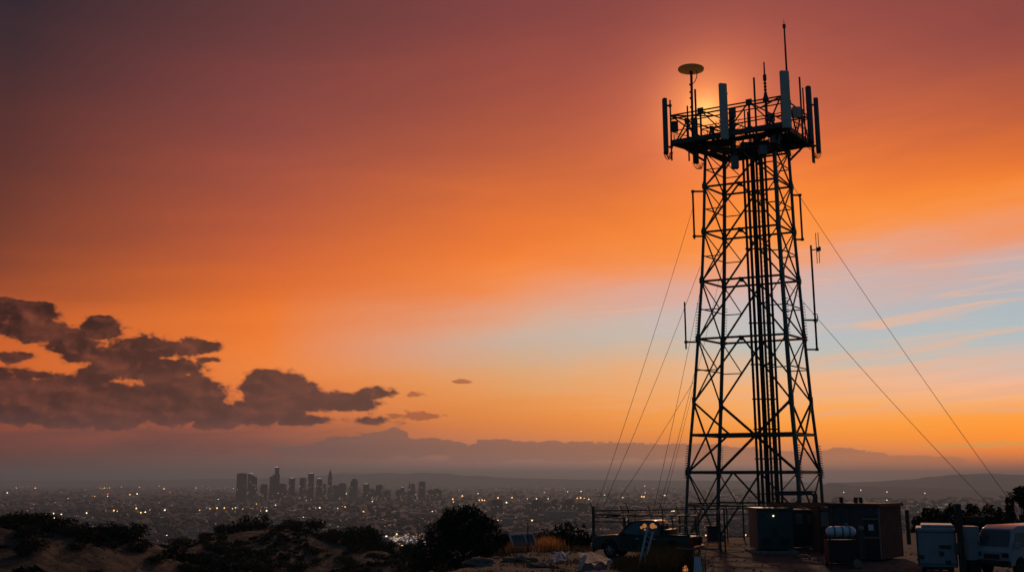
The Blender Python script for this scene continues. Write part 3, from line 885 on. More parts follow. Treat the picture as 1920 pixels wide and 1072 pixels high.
sidearm("pipe bracketed to the right leg high up, under the platform", 1504.5, 364, 451, 'R', (366, 449))
sidearm("long pipe with twin dipoles bracketed to the right leg", 1526, 460, 657, 'R', (600, 655), dip=True)
sidearm("lone pipe standing off the left leg, mid-height, tied by one arm", 1286.5, 566, 654, 'L', (641,), r=.06)

# guy wires
def wire(label, pts, r=.014):
    mb = MB(); P_ = [V(p) for p in pts]
    out = []
    for i in range(25):
        t = i / 24
        out.append(mid(P_[0], P_[-1], t) - V((0, 0, .55 * sin(pi * t) * (P_[-1] - P_[0]).length / 40)))
    mb.tube(out, r, 5)
    return tag(mb.build("guy_wire", M['wire']), label, "guy wire", "guy wires holding the tower")
anc = G(1108, 1000, 0.0); anc = V((4.55, 59.0, -.2))
wire("highest left guy wire, from the pipe under the platform to the fence corner", [P(1301, 384, 69), P(1107, 985, 60)])
wire("second guy wire on the left, tied to the left leg above mid-height", [P(1313, 500, 69), P(1108, 1004, 60.3)])
wire("lowest slanting left guy wire, reaching furthest out before the fence corner", [P(1300, 716, 69), P(1109, 1010, 60.6)])
wire("steep left guy wire crossing the others, tied at mid-height", [P(1313, 545, 69), P(1221, 975, 62)])
wire("steep left guy wire falling from the lower left leg", [P(1302, 700, 69), P(1231, 972, 62.2)])
wire("steep thin guy wire inside the left legs, behind the tower", [P(1368, 440, 72), P(1238, 972, 63)], .011)
wire("long right guy wire from high on the right leg to the trees", [P(1486, 348, 69), P(1908, 958, 62)], .016)
wire("lower right guy wire from mid-tower to the slope on the right", [P(1462, 515, 66.6), P(1856, 948, 60)], .016)

# ------------------------------------------------------------------ downtown skyline
def bz(py, D): return P(960, py, D).z
def tower_block(label, x0, x1, yt, D, m_, shape='box', lamp=None, group="skyscrapers of the downtown cluster", cat="skyscraper", name="office_tower"):
    p, q = P(x0, 900, D), P(x1, 900, D)
    wd = q.x - p.x; xc = (p.x + q.x) / 2
    top = P((x0 + x1) / 2, yt, D).z
    h = top - PZ; dep = max(wd * .8, 20)
    t = thing(name, label, cat, V((xc, D, PZ)), 0, group)
    mb = MB()
    rz = radians(random.choice((-14, 10, 18)))
    k = 1 / (abs(cos(rz)) + .8 * abs(sin(rz)))
    wb, db = wd * k, dep * k
    def bx(c, s): mb.box((xc + c[0], D + c[1], PZ + c[2]), s, rz)
    if shape == 'box':
        bx((0, 0, h / 2), (wb, db, h))
        bx((0, 0, h + 2), (wb * .6, db * .6, 6))
    elif shape == 'step':
        bx((0, 0, h * .3), (wb, db, h * .6)); bx((wb * .08, 0, h * .45), (wb * .8, db * .8, h * .9)); bx((wb * .12, 0, h * .5), (wb * .5, db * .6, h))
    elif shape == 'crown':                  # stepped shaft with a narrow crown
        bx((-wb * .10, 0, h * .36), (wb * .80, db * .9, h * .72)); bx((wb * .14, 0, h * .39), (wb * .72, db * .8, h * .78)); bx((wb * .2, 0, h * .5), (wb * .42, db * .5, h))
    elif shape == 'spire':
        bx((0, 0, h * .36), (wb, db, h * .72)); bx((0, 0, h * .40), (wb * .8, db * .8, h * .80))
        mb.box((xc, D, PZ + h * .86), (wb * .66, db * .66, h * .13), rz, .12)
        mb.tube([(xc, D, PZ + h * .88), (xc, D, PZ + h)], 1.6, 5, .5)
    elif shape == 'round':
        bx((0, 0, h * .46), (wb, db, h * .92)); bx((0, 0, h * .48), (wb * .8, db * .8, h * .96)); bx((-wb * .05, 0, h * .5), (wb * .55, db * .5, h))
    elif shape == 'slot':
        bx((-wb * .2, 0, h * .5), (wb * .6, db, h)); bx((wb * .3, db * .2, h * .46), (wb * .4, db * .6, h * .93))
    mb.build("shaft", m_, t, smooth=False)
    # bands of windows: recessed dark floors, a few of them lit
    wm = MB()
    n = max(3, int(h * .62 / 13))
    for i in range(n):
        z = PZ + h * .06 + (h * .52) * i / n
        wm.box((xc, D, z), (wb + 1.2, db + 1.2, 4.5), rz)
    if shape in ('box', 'round', 'slot'):
        wm.build("window_bands", M['tower_a'], t, smooth=False)
    lm = MB()
    rr = D / FPX
    for i in range(random.choice((2, 3, 4, 6))):
        lm.box((xc + random.uniform(-.42, .42) * wd, D - dep * .62, PZ + random.uniform(.05, .8) * h * .9), (rr * .8, 2, rr * .7))
    lm.build("lit_window", M['dimlamp'], t, smooth=False)
    if lamp:
        lm = MB(); lm.box((xc + (wb * .2 if shape == 'crown' else 0), D - dep * .3, top + rr * .25), (wd * (.34 if shape == 'crown' else .55), 4, rr * .6)); lm.build("crown_light", M['crownlamp'], t, smooth=False)
    return t
A_, B_, C_ = M['tower_a'], M['tower_b'], M['tower_c']
SKY_ = [
 ("broad dark block at the far left of the downtown skyline", 442.6, 464, 887.4, 9500, A_, 'box', 0),
 ("dark slab with a pale slot, second from the left of downtown", 464, 477, 887, 9800, B_, 'slot', 1),
 ("lower dark slab closing the leftmost cluster of towers", 472, 482.6, 894.6, 9300, A_, 'box', 0),
 ("squat dark tower between the leftmost cluster and the tallest tower", 488.6, 503, 908, 9300, A_, 'box', 0),
 ("tallest downtown tower, stepped shaft with a lit crown", 505, 525.5, 875.5, 9650, A_, 'crown', 1),
 ("pale grey squat tower at the foot of the tallest tower", 523, 537, 907, 9200, B_, 'box', 0),
 ("dark slab tower just right of the tallest tower", 541, 554, 895.6, 9600, A_, 'box', 1),
 ("narrow dark slab left of the second tallest flat-topped tower", 562.4, 574, 896, 9700, A_, 'box', 0),
 ("tall flat-topped slab in the middle of downtown", 576.8, 589, 887, 9600, A_, 'box', 1),
 ("round-shouldered tower with a lit top, left of the spire", 593, 605, 896.5, 9500, A_, 'round', 1),
 ("small dark tower squeezed between the round top and the spire", 606, 612, 907, 9900, A_, 'box', 0),
 ("slim spired tower in the middle of downtown", 614.4, 623, 875, 9700, B_, 'spire', 0),
 ("wide low block right of the spired tower", 624, 637, 910, 9500, B_, 'box', 0),
 ("brownish tower behind the low block right of the spire", 635, 650, 906, 9700, C_, 'box', 0),
 ("stepped tower with a pinkish upper part", 655, 671.5, 897, 9600, B_, 'step', 0),
 ("dark tower with a bright lit parapet", 681, 693, 906.6, 9400, A_, 'box', 1),
 ("plain grey tower right of the lit parapet tower", 705.5, 719, 909, 9600, A_, 'box', 0),
 ("low dark block leaning on the plain grey tower", 719, 733, 920, 9500, A_, 'box', 0),
 ("slim pale tower left of the twin points", 751, 759, 913, 9500, B_, 'box', 1),
 ("narrow pointed tower near the right end of downtown", 766, 770.5, 900, 9600, A_, 'spire', 0),
 ("grey tower directly behind the narrow pointed one", 771, 778.5, 907, 9800, B_, 'box', 0),
 ("short tower with a lit roof edge at the foot of the last tall slab", 776, 784.5, 927, 9000, A_, 'box', 1),
 ("last tall blue-grey slab at the right end of downtown", 785, 798, 903, 9500, A_, 'box', 0),
 ("low wide block right of the last tall slab, the nearer of two", 801, 814, 918.6, 9400, A_, 'box', 0),
 ("low wide block furthest right in downtown", 814.5, 829, 918.6, 9500, A_, 'box', 0),
]
for r in SKY_: tower_block(*r[:6], shape=r[6], lamp=r[7])
for i in range(18):
    xa_ = random.uniform(484, 826); wa_ = random.uniform(7, 17)
    tower_block("low dark block in the fill between the downtown towers", xa_, xa_ + wa_, random.uniform(914, 928), random.uniform(9000, 9900), random.choice((A_, A_, B_, C_)), 'box', 0, "low fill blocks of downtown", "office block", "office_block")
MID = [
 ("dark office block left of the mid-city group, above the big tree", 920, 943, 937, A_), ("pale pinkish block in the mid-city group", 982, 997, 945, C_),
 ("broad grey block in the mid-city group", 996, 1017, 937, B_), ("low grey block right of the broad one in mid-city", 1018, 1032, 943, B_),
 ("darkest boxy block of the mid-city group", 1033, 1045, 937, A_), ("narrow grey block beside the darkest mid-city block", 1050, 1059, 941, B_),
 ("tall wide grey block at the heart of the mid-city group", 1058.5, 1078, 936, B_), ("dark wide block right of the tall mid-city block", 1079, 1097, 943, A_),
 ("pale block at the right end of the mid-city group by the fence post", 1097.5, 1109, 945, C_), ("dark flat block above the truck rack", 1180, 1202, 950, A_),
]
for lb, x0, x1, yt, m_ in MID:
    tower_block(lb, x0, x1, yt, 5900, m_, 'box', 0, "mid-rise blocks nearer than downtown", "office block", "office_block")
def low_building(label, x0, x1, yt, yb, m_):
    D = (CAMZ - PZ) / ((yb - 900) / FPX)
    p, q = P(x0, 900, D), P(x1, 900, D); top = P(x0, yt, D).z
    t = thing("warehouse", label, "building", V(((p.x + q.x) / 2, D, PZ)), 0, "pale low buildings on the plain")
    mb = MB(); mb.box(((p.x + q.x) / 2, D + 20, (PZ + top) / 2), (q.x - p.x, 40, top - PZ)); mb.build("wall", m_, t, smooth=False)
    mb = MB(); mb.box(((p.x + q.x) / 2, D + 20, top + .6), (q.x - p.x + 2, 42, 1.2)); mb.build("roof", M['pale'], t, smooth=False)
    return t
for r in [("long pale pink building beneath the mid-city blocks", 1020, 1078, 958, 968, C_), ("pale striped building just above the scrub hill crest", 602, 616, 993, 1003, M['pale']),
          ("pinkish hall under the stepped downtown tower", 654, 668, 930, 936, C_), ("long low pink roof right of the pinkish hall", 668, 686, 933, 938, C_),
          ("pale building below the mid-city group, left side", 940, 962, 972, 979, C_), ("white shed at the far left edge of the plain", 0, 17, 978, 983, M['pale']),
          ("pale long shed behind the shrub column, right of the scrub hill", 712, 730, 1008, 1014, M['pale']), ("pale flat roof close to the scrub hill's right end", 733, 745, 1017, 1022, M['pale'])]:
    low_building(*r)

# low-rise carpet and street trees between: far too many to count
rnd = random.Random(3)
lo, ca_ = MB(), MB()
def on_plain(y0, y1, b=1.0):
    py = y0 + (y1 - y0) * rnd.random() ** b
    px = rnd.uniform(-160, 1950)
    return px, py, G(px, py, PZ)
for i in range(13000):
    px, py, p = on_plain(907, 1040, 1.15)
    dens = noise.noise(V((px * .012, py * .11, 0))) + .35 * noise.noise(V((px * .05, py * .3, 5)))
    if dens < .02: continue
    k = (p.y / 5000) ** .55
    lo.box((p.x, p.y, PZ + 3 * k), (rnd.uniform(9, 30) * k, rnd.uniform(9, 24) * k, rnd.uniform(4, 10) * k), rnd.choice((0, .12, -.1)))
tag(lo.build("city_blocks", M['lowrise'], smooth=False), "low houses and sheds carpeting the plain", "low houses", kind='stuff')
for i in range(9000):
    px, py, p = on_plain(909, 1040, 1.1)
    dens = noise.noise(V((px * .012, py * .11, 0)))
    if dens > .12: continue
    k = (p.y / 5000) ** .5
    r = rnd.uniform(8, 20) * k
    ca_.lathe((p.x, p.y, PZ), [(r * .8, 0), (r, r * .35), (r * .55, r * .75), (.1, r * .9)], 5)
tag(ca_.build("city_trees", M['canopy'], smooth=False), "dark tree cover between the houses on the plain", "trees", kind='stuff')

# lamps: the bright ones one by one
def lamp(px, py, kind, sz=1.0, D=None):
    p = G(px, py, PZ + 6) if D is None else P(px, py, D)
    rr = p.y / FPX * .95 * sz
    mb = MB()
    mb.lathe(p - V((0, 0, rr)), [(.05, 0), (rr * .8, rr * .4), (rr, rr), (rr * .8, rr * 1.6), (.05, rr * 2)], 7)
    mb.bar(p - V((0, 0, 7)), p - V((0, 0, rr)), rr * .12)
    return mb.build("street_lamp", M[kind], loc=p - V((0, 0, 7)))
LB = {'warm': ("warm white lamp glowing among the dark trees of the plain", "warm white city lamps"), 'amber': ("amber street lamp glowing on the city plain", "amber city lamps"), 'redlamp': ("red beacon glowing on the city plain", "red city beacons")}
KIND = {'A': 'amber', 'W': 'warm', 'R': 'redlamp'}
def lamps(lst, ox, oy, s):
    for it in lst:
        x, y, k = it[:3]
        px, py = ox + x / s, oy + y / s
        if py < 909.5: py = 909.5
        o = lamp(px, py, KIND[k], it[3] if len(it) > 3 else random.choice((.6, .75, .9, 1.1, 1.4)))
        tag(o, LB[KIND[k]][0], "street lamp", LB[KIND[k]][1])
Aa, Ww, Rr = 'A', 'W', 'R'
lamps([(62,290,Ww,1.3),(138,250,Aa,1.3),(243,233,Aa),(302,250,Aa,1.7),(525,283,Rr),(895,250,Aa,1.5),(910,186,Aa),(583,338,Ww),(812,319,Aa),(1113,305,Aa),(1175,298,Ww,1.3),(1195,243,Aa),(1405,255,Aa,1.5),(1368,232,Aa),(1458,284,Rr),(1680,247,Ww),(923,300,Rr),(923,319,Ww),(1870,345,Ww),(697,462,Ww,1.2),(742,462,Ww,1.2),(777,455,Ww),(817,457,Ww),(868,456,Aa),(935,463,Ww,1.2),(975,440,Aa),(1005,447,Aa),(1168,422,Aa,1.4),(1207,458,Aa,1.3),(1245,455,Ww),(1285,435,Aa),(1383,445,Ww),(1412,437,Ww),(1710,440,Aa,1.3),(1800,425,Aa),(1860,420,Aa),(460,466,Ww),(525,474,Ww,1.3),(30,502,Ww),(80,500,Aa),(127,505,Ww),(467,503,Ww),(995,575,Ww,.7),(1100,567,Aa),(1148,613,Aa,1.4),(1505,648,Aa),(1430,654,Ww),(238,442,Rr),(880,255,Aa),(915,252,Aa),(860,248,Aa,.8),(940,248,Aa,.8),(965,246,Aa,.9),(985,244,Aa,.8),(1010,243,Aa,.7),(1040,240,Aa,.8)], 0, 860, 4.571)
lamps([(205,162,Aa),(265,160,Aa),(60,131,Ww),(180,136,Aa),(300,250,Ww),(583,250,Aa),(615,238,Ww),(703,238,Aa,1.2),(863,243,Aa,1.2),(460,293,Aa),(625,305,Ww),(185,327,Aa,1.2),(235,335,Ww,1.2),(255,332,Ww),(280,325,Aa),(312,340,Aa),(345,338,Aa),(377,340,Aa),(548,350,Ww,1.4),(495,355,Aa),(370,388,Aa,1.3),(968,330,Ww),(1003,325,Ww,1.3),(1157,335,Ww),(1220,320,Aa,1.5),(1378,362,Aa,1.7),(1335,355,Ww,.8),(865,410,Ww),(818,433,Ww,.8),(1030,440,Aa,1.3),(1120,188,Aa,1.3),(1188,200,Aa),(1230,206,Ww),(1173,102,Ww,.8),(1387,118,Ww),(1440,180,Aa),(1720,153,Ww),(1698,234,Aa,1.4),(1453,275,Ww),(1665,278,Ww),(1872,425,Ww,1.3),(1140,555,Aa,1.3),(1355,580,Ww,1.2),(1575,570,Aa,1.5),(1665,552,Aa,1.2),(1683,612,Aa),(1705,652,Aa),(1718,645,Aa)], 380, 880, 4.571)
lamps([(728,215,Aa,1.5),(780,235,Aa,1.2),(858,195,Ww,.8),(655,262,Aa),(650,240,Aa),(390,405,Ww,1.3),(1090,268,Ww,1.5),(1135,228,Aa,1.4),(1020,230,Aa,1.4),(865,250,Aa,1.3),(890,248,Aa,1.2),(910,250,Aa,1.1),(1400,185,Ww),(1590,180,Ww,1.1),(1700,178,Ww,.9),(1432,238,Ww),(1335,238,Ww),(1668,232,Aa,1.1),(1697,230,Aa,1.4),(1726,237,Aa,1.2),(1763,241,Aa,1.1),(1695,128,Ww,.8),(1300,415,Aa,1.6),(1335,418,Ww,1.3),(1280,410,Rr),(1020,415,Ww,1.1),(1050,415,Ww,1.1),(1075,418,Ww,.8),(1105,415,Ww,1.1),(235,620,Aa,1.2),(190,525,Aa,1.2),(210,585,Aa),(105,545,Ww),(482,341,Ww),(1472,302,Ww,.9),(1260,238,Ww,.7)], 700, 880, 4.364)
lamps([(680,45,Ww),(730,60,Ww),(775,65,Ww),(778,143,Aa,1.4),(740,183,Aa),(765,185,Aa),(410,170,Ww,1.3),(322,167,Ww),(527,192,Ww,.8),(980,168,Aa,1.2),(1000,168,Aa,1.2),(58,122,Ww,.8),(1600,157,Ww),(1770,155,Ww),(285,73,Ww,.8),(1460,617,Aa,1.4),(1805,657,Ww,1.4),(1910,612,Aa),(1100,345,Ww),(1080,345,Ww,.8),(740,350,Aa)], 1080, 900, 6)
for k_, (px, py) in enumerate(((1582, 922), (1614, 918), (1663, 921.5), (1734, 924), (1663, 937))):
    tag(lamp(px, py, 'warm', .8, 9500), "faint warm lamp on the hazy ridge behind the sheds", "street lamp", "lamps on the hazy ridge")
for kd, n, lb in (('dimlamp', 900, "countless dim amber lamps of the far city"), ('coollamp', 500, "countless dim white lamps of the far city")):
    mb = MB()
    for k in range(n // 9):                          # lamps strung along roads
        px, py, p = on_plain(907, 1030, 1.4)
        a = rnd.choice((.12, -.1, pi / 2 + .12, pi / 2 - .1, .5)); ln = rnd.uniform(150, 900) * p.y / 5000
        for i in range(rnd.randint(4, 16)):
            s = rnd.random() * ln; r = p.y / FPX * rnd.uniform(.25, .6)
            mb.box((p.x + cos(a) * s + rnd.gauss(0, 6), p.y + sin(a) * s, PZ + 6), (r * 1.5, r * 2, r * 1.2))
    for i in range(n // 2):
        px, py, p = on_plain(906, 1036, 1.5)
        if noise.noise(V((px * .01, py * .08, 8))) < -.12: continue
        r = p.y / FPX * rnd.uniform(.2, .55)
        mb.box((p.x, p.y, PZ + 6), (r * rnd.uniform(1.5, 3.2), r * 2, r * 1.3))
    for i in range(int(n * .35)):                    # bright car park below the scrub hill
        px, py = rnd.gauss(745, 32), rnd.gauss(1014, 5)
        p = G(px, py, PZ); r = p.y / FPX * rnd.uniform(.2, .5)
        mb.box((p.x, p.y, PZ + 5), (r * rnd.uniform(2, 5), r * 2, r * 1.2))
    tag(mb.build("city_lights", M[kd], smooth=False), lb, "city lights", kind='stuff')

# ------------------------------------------------------------------ vegetation
def leaves(mb, blobs, n, size, rg, core=.35):
    tot = sum(b[3] * b[4] * b[5] for b in blobs)
    for cx, cy, cz, rx, ry, rz in blobs:
        k = int(n * rx * ry * rz / tot) + 12
        for i in range(k):
            d = V((rg.gauss(0, 1), rg.gauss(0, 1), rg.gauss(0, 1))).normalized()
            q = (core + (1 - core) * rg.random() ** .5)
            q *= 1 + .22 * noise.noise(V((d.x * 2.2 + cx, d.y * 2.2 + cy, d.z * 2.2 + cz)))
            c = V((cx + d.x * rx * q, cy + d.y * ry * q, cz + d.z * rz * q))
            s = size * rg.uniform(.6, 1.5)
            a = V((rg.gauss(0, 1), rg.gauss(0, 1), rg.gauss(0, .7))).normalized()
            e = a.cross(V((rg.gauss(0, 1), rg.gauss(0, 1), rg.gauss(0, 1)))).normalized()
            mb.add([c - a * s, c + e * s * .45, c + a * s, c - e * s * .45], [(0, 1, 2, 3)])
def bush_mesh(seed, mk, n=900, lump=5, flat=.7):
    rg = random.Random(seed); mb = MB(); bl = []
    for i in range(lump):
        a = rg.uniform(0, 2 * pi); r = rg.uniform(.1, .6)
        bl.append((cos(a) * r, sin(a) * r, rg.uniform(.25, .6) * flat, rg.uniform(.35, .55), rg.uniform(.35, .55), rg.uniform(.3, .5) * flat))
    leaves(mb, bl, n, .06, rg, .2)
    for i in range(6):
        a = rg.uniform(0, 2 * pi); mb.tube([(0, 0, -.15), (cos(a) * .15, sin(a) * .15, .2), (cos(a) * .4, sin(a) * .4, .5 * flat)], .03, 4, .012)
    return mb
BV = [bush_mesh(s, None).build("bush", M['leaf' if s % 3 else 'leaf2'], loc=(0, 0, 0), smooth=False) for s in range(1, 7)]
def bush(p, s, label, group, sz=1.0, v=None):
    src = BV[v if v is not None else random.randrange(len(BV))]
    o = src.copy(); col.objects.link(o)
    o.location = p; o.scale = (s, s, s * sz); o.rotation_euler = (0, 0, random.uniform(0, 6.28))
    return tag(o, label, "bush", group)
rb = random.Random(11)
def on_hill(zf, px, y):
    x = (px - 960) / FPX * y
    return V((x, y, zf(x, y) - .1))
LBL = "dark rounded bush on the near brown slope at lower left"
for px, D, s in ((50, 166, 3.6), (72, 168, 4.6), (96, 166, 3.4), (30, 163, 3.0), (118, 160, 3.6), (137, 162, 4.2), (152, 158, 3.2), (171, 160, 4.4), (186, 156, 3.0), (228, 163, 4.6), (246, 162, 3.6), (263, 164, 5.2), (280, 160, 3.8)):
    p = on_hill(z1, px, D); bush(p, s * .82, "dark bush on the skyline of the near brown slope", "bushes along the near slope's crest", rb.uniform(.8, 1.2))
for i in range(150):
    px, D = rb.uniform(-30, 470), rb.uniform(92, 160)
    p = on_hill(z1, px, D)
    if noise.noise(V((p.x * .07, p.y * .045, 2))) < -.02: continue
    bush(p, rb.uniform(1.3, 3.2), LBL, "bushes on the near slope", rb.uniform(.7, 1.1))
for px, D, s in ((483, 330, 7.5), (503, 332, 4.5), (556, 330, 4.5), (590, 326, 6), (640, 326, 6), (655, 324, 5), (674, 322, 5.2), (688, 326, 9), (701, 324, 8.5), (715, 322, 5.0), (735, 320, 4.6), (436, 330, 5), (452, 330, 6), (770, 318, 6)):
    p = on_hill(z2, px, D); bush(p, s, "dark bush on the skyline of the middle scrub hill", "bushes along the scrub hill's crest", rb.uniform(.8, 1.3))
for i in range(140):
    px, D = rb.uniform(230, 900), rb.uniform(205, 326)
    bush(on_hill(z2, px, D), rb.uniform(1.5, 5.0), "low scrub bush on the flank of the middle scrub hill", "bushes on the scrub hill's flank", rb.uniform(.6, 1.0))
# ground cover on the slopes: small clumps nobody could count
mb = MB(); rs = random.Random(21)
for zf, n, x0, x1, d0, d1, s0, s1 in ((z1, 5200, -60, 520, 85, 168, .35, 1.3), (z2, 4600, 150, 960, 190, 332, .5, 1.6)):
    for i in range(n):
        p = on_hill(zf, rs.uniform(x0, x1), rs.uniform(d0, d1))
        if noise.noise(V((p.x * .05, p.y * .03, 6))) + .5 * noise.noise(V((p.x * .2, p.y * .12, 3))) < -.05: continue
        s = rs.uniform(s0, s1)
        for j in range(9):
            a = V((rs.gauss(0, 1), rs.gauss(0, 1), rs.gauss(.5, .5))).normalized() * s; e = a.cross(V((rs.gauss(0, 1), rs.gauss(0, 1), rs.gauss(0, 1)))).normalized() * s * .4
            c = p + V((rs.gauss(0, .5) * s, rs.gauss(0, .5) * s, s * .25))
            mb.add([c - a * .5, c + e, c + a * .6, c - e], [(0, 1, 2, 3)])
tag(mb.build("hill_scrub", M['scrub'], smooth=False), "low dark scrub speckling the brown slopes", "scrub", kind='stuff')
mb = MB()
for zf, n, x0, x1, d0, d1, s0, s1 in ((z1, 2200, -60, 520, 85, 166, .2, .6), (z2, 1800, 150, 960, 190, 330, .4, 1.1)):
    for i in range(n):
        p = on_hill(zf, rs.uniform(x0, x1), rs.uniform(d0, d1)); s = rs.uniform(s0, s1)
        for j in range(6):
            a = rs.uniform(0, 6.28); r = s * .5; w_ = s * .06
            q = p + V((cos(a) * r * .3, sin(a) * r * .3, 0)); tq = p + V((cos(a) * r, sin(a) * r, s))
            mb.add([q + V((-w_, 0, 0)), q + V((w_, 0, 0)), tq], [(0, 1, 2)])
tag(mb.build("hill_grass", M['straw2'], smooth=False), "tufts of brown dry grass on the slopes", "grass", kind='stuff')
# big dark tree left of the rock bank
def tree(name, label, base, trunk_h, blobs, n, leaf, m_, group=None, seed=1, cat="tree", tr=.16, core=.3):
    rg = random.Random(seed)
    t = thing(name, label, cat, V(base), 0, group)
    mb = MB(); B0 = V(base)
    mb.tube([B0 - V((0, 0, .4)), B0 + V((.05, 0, trunk_h * .5)), B0 + V((.0, .05, trunk_h))], tr, 8, tr * .6)
    for bl in blobs:
        e = B0 + V(bl[:3]); st = B0 + V((0, 0, trunk_h * rg.uniform(.5, 1)))
        mb.tube([st, mid(st, e, .5) + V((0, 0, .1)), e], tr * .45, 6, tr * .12)
    mb.build("trunk", M['bark'], t)
    mb = MB(); leaves(mb, [(B0.x + a, B0.y + b_, B0.z + c, d, e, f) for a, b_, c, d, e, f in blobs], n, leaf, rg, core)
    mb.build("crown", m_, t, smooth=False)
    return t
D = 62.0
bt = P(868, 1066, D)
tree("oak_tree", "big dark rounded tree on the bank left of the truck", (bt.x, D, bt.z - .5), 1.6,
     [(0, 0, 3.0, 1.6, 1.5, 1.3), (-1.35, 0, 2.4, 1.1, 1.2, 1.1), (1.1, .2, 2.5, 1.3, 1.2, 1.1), (-.7, 0, 3.3, .85, .9, .75), (.4, 0, 3.75, .75, .8, .6), (1.5, 0, 3.0, .6, .7, .7), (-1.9, .2, 1.5, .75, .9, .9), (1.9, 0, 1.6, .8, .9, .8), (0, -.3, 1.5, 2.0, 1.3, 1.1), (-1.1, 0, 3.05, .5, .6, .45), (2.3, .2, 2.0, .5, .5, .6)], 14000, .085, M['leaf'], seed=5)
sb_ = P(784, 1062, 66)
tree("young_tree", "slim dark sapling left of the big rounded tree", (sb_.x, 66, sb_.z - .4), 1.3, [(0, 0, 1.2, .45, .45, .9), (.12, 0, 1.95, .25, .3, .6), (-.2, 0, .7, .5, .5, .6), (.45, 0, .9, .4, .4, .6)], 1500, .075, M['leaf'], seed=9, tr=.06)
for k_, (px, py, D, s, h, lb) in enumerate(((1062, 1032, 64, 2.1, 1.35, "broad dark shrub between the glass panel and the fence corner"), (1090, 1032, 63.5, 1.5, 1.2, "dark shrub touching the fence corner post"), (1024, 1030, 63.5, 1.35, 1.25, "dark shrub just right of the tilted glass panel"), (1008, 1032, 65, .8, 1.2, "small dark shrub behind the tilted glass panel"), (945, 1032, 63, 1.2, 1.4, "shrub joining the big tree to the glass panel"), (920, 1045, 61, 1.2, 1.2, "shrub at the right foot of the big rounded tree"), (800, 1068, 64, 1.2, 1.3, "shrub at the left foot of the big rounded tree"))):
    bush(P(px, py, D), s, lb, "shrubs at the edge of the pad", h, k_ % 6)
# trees on the slope behind the parked vehicles
TR = [(1738, 952, 88, .9, "short dark tree furthest left in the row behind the white trailer"), (1752, 950, 90, 1.0, "dark bushy tree second from the left behind the white trailer"), (1783, 944, 89, 1.15, "tall narrow-crowned tree above the right end of the white trailer"), (1800, 955, 87, .9, "dark low tree right behind the timber pole"), (1822, 941, 88, 1.2, "dark forked tree right of the timber pole"), (1852, 944, 90, 1.15, "reddish-dark tree above the white van's cab"), (1872, 952, 86, .95, "low dark tree above the white van's roof"), (1720, 968, 86, .8, "lowest dark tree at the left end of the row"), (1768, 958, 86, .9, "low tree filling the gap above the white trailer")]
for i, (px, yt, D, s, lb) in enumerate(TR):
    top = P(px, yt, D); bz_ = top.z - 5.2 * s
    tree("hillside_tree", lb, (top.x, D, bz_), 3.0 * s, [(0, 0, 4.3 * s, .55 * s, .55 * s, .95 * s), (.35 * s, 0, 3.6 * s, .55 * s, .5 * s, .7 * s), (-.4 * s, .1, 3.4 * s, .6 * s, .5 * s, .7 * s), (0, 0, 2.5 * s, 1.0 * s, .8 * s, .8 * s), (.5 * s, 0, 1.7 * s, .8 * s, .7 * s, .8 * s), (-.5 * s, 0, 1.6 * s, .8 * s, .7 * s, .8 * s)], 2400, .17, M['leaf'], "trees behind the parked vehicles", 20 + i, tr=.12)
tp = P(1908, 911, 84)
tree("eucalyptus_tree", "tallest dark tree at the right edge with a gap in its crown", (tp.x, 84, tp.z - 6.8), 4.5, [(.25, 0, 6.0, .65, .6, .8), (-.75, 0, 5.3, .35, .4, 1.1), (.95, 0, 5.2, .75, .6, 1.0), (-.9, 0, 4.0, .45, .5, .9), (.6, 0, 4.0, .6, .5, .6), (0, 0, 3.0, 1.3, .9, .9), (0, 0, 1.8, 1.2, .9, 1.0)], 4200, .17, M['leaf'], seed=44, tr=.16)

# grass
def blades(mb, cx, cy, n, sx, sy, h, rg, lean=.35):
    for i in range(n):
        x, y = cx + rg.gauss(0, sx), cy + rg.gauss(0, sy)
        z = ground_z(x, y)
        hh = h * rg.uniform(.5, 1.25); a = rg.uniform(0, 2 * pi); l_ = lean * hh * rg.random()
        wd = rg.uniform(.012, .028)
        dx, dy = cos(a), sin(a)
        mb.add([(x - dy * wd, y + dx * wd, z - .04), (x + dy * wd, y - dx * wd, z - .04), (x + dx * l_ * .5, y + dy * l_ * .5, z + hh * .6), (x + dx * l_, y + dy * l_, z + hh)], [(0, 1, 2), (0, 2, 3)])
rg = random.Random(8)
mb = MB()
for px, py, n, sx, h in ((935, 1032, 420, .35, .6), (945, 1030, 420, .4, .6), (962, 1030, 400, .4, .6), (985, 1031, 360, .5, .5), (1010, 1029, 400, .3, .65), (1028, 1030, 480, .3, .75), (1042, 1031, 360, .3, .6), (1070, 1028, 200, .5, .35), (1095, 1030, 120, .5, .3), (1345, 1022, 120, .6, .2), (1230, 1052, 60, .4, .35)):
    p = G(px, py, .0); blades(mb, p.x, p.y, n, sx, .6, h, rg)
tag(mb.build("dry_grass", M['straw'], smooth=False), "orange dry grass along the lip of the pad", "grass", kind='stuff')
mb = MB()
for i in range(46):
    px, py = rg.uniform(1178, 1296), rg.uniform(1046, 1085)
    if px < 1215: py = max(py, 1062)
    p = G(px, py, 0); blades(mb, p.x, p.y, 130, .35, .5, .95 if px > 1215 else .5, rg)
for i in range(26):
    p = G(rg.uniform(900, 1075), rg.uniform(1034, 1080), 0); blades(mb, p.x, p.y, 60, .5, .5, .22, rg)
for i in range(30):
    p = G(rg.uniform(1320, 1560), rg.uniform(1024, 1062), 0); blades(mb, p.x, p.y, 10, .5, .5, .10, rg)
tag(mb.build("weeds", M['weed'], smooth=False), "dark brown-green weeds in front of the truck", "weeds", kind='stuff')
mb = MB()
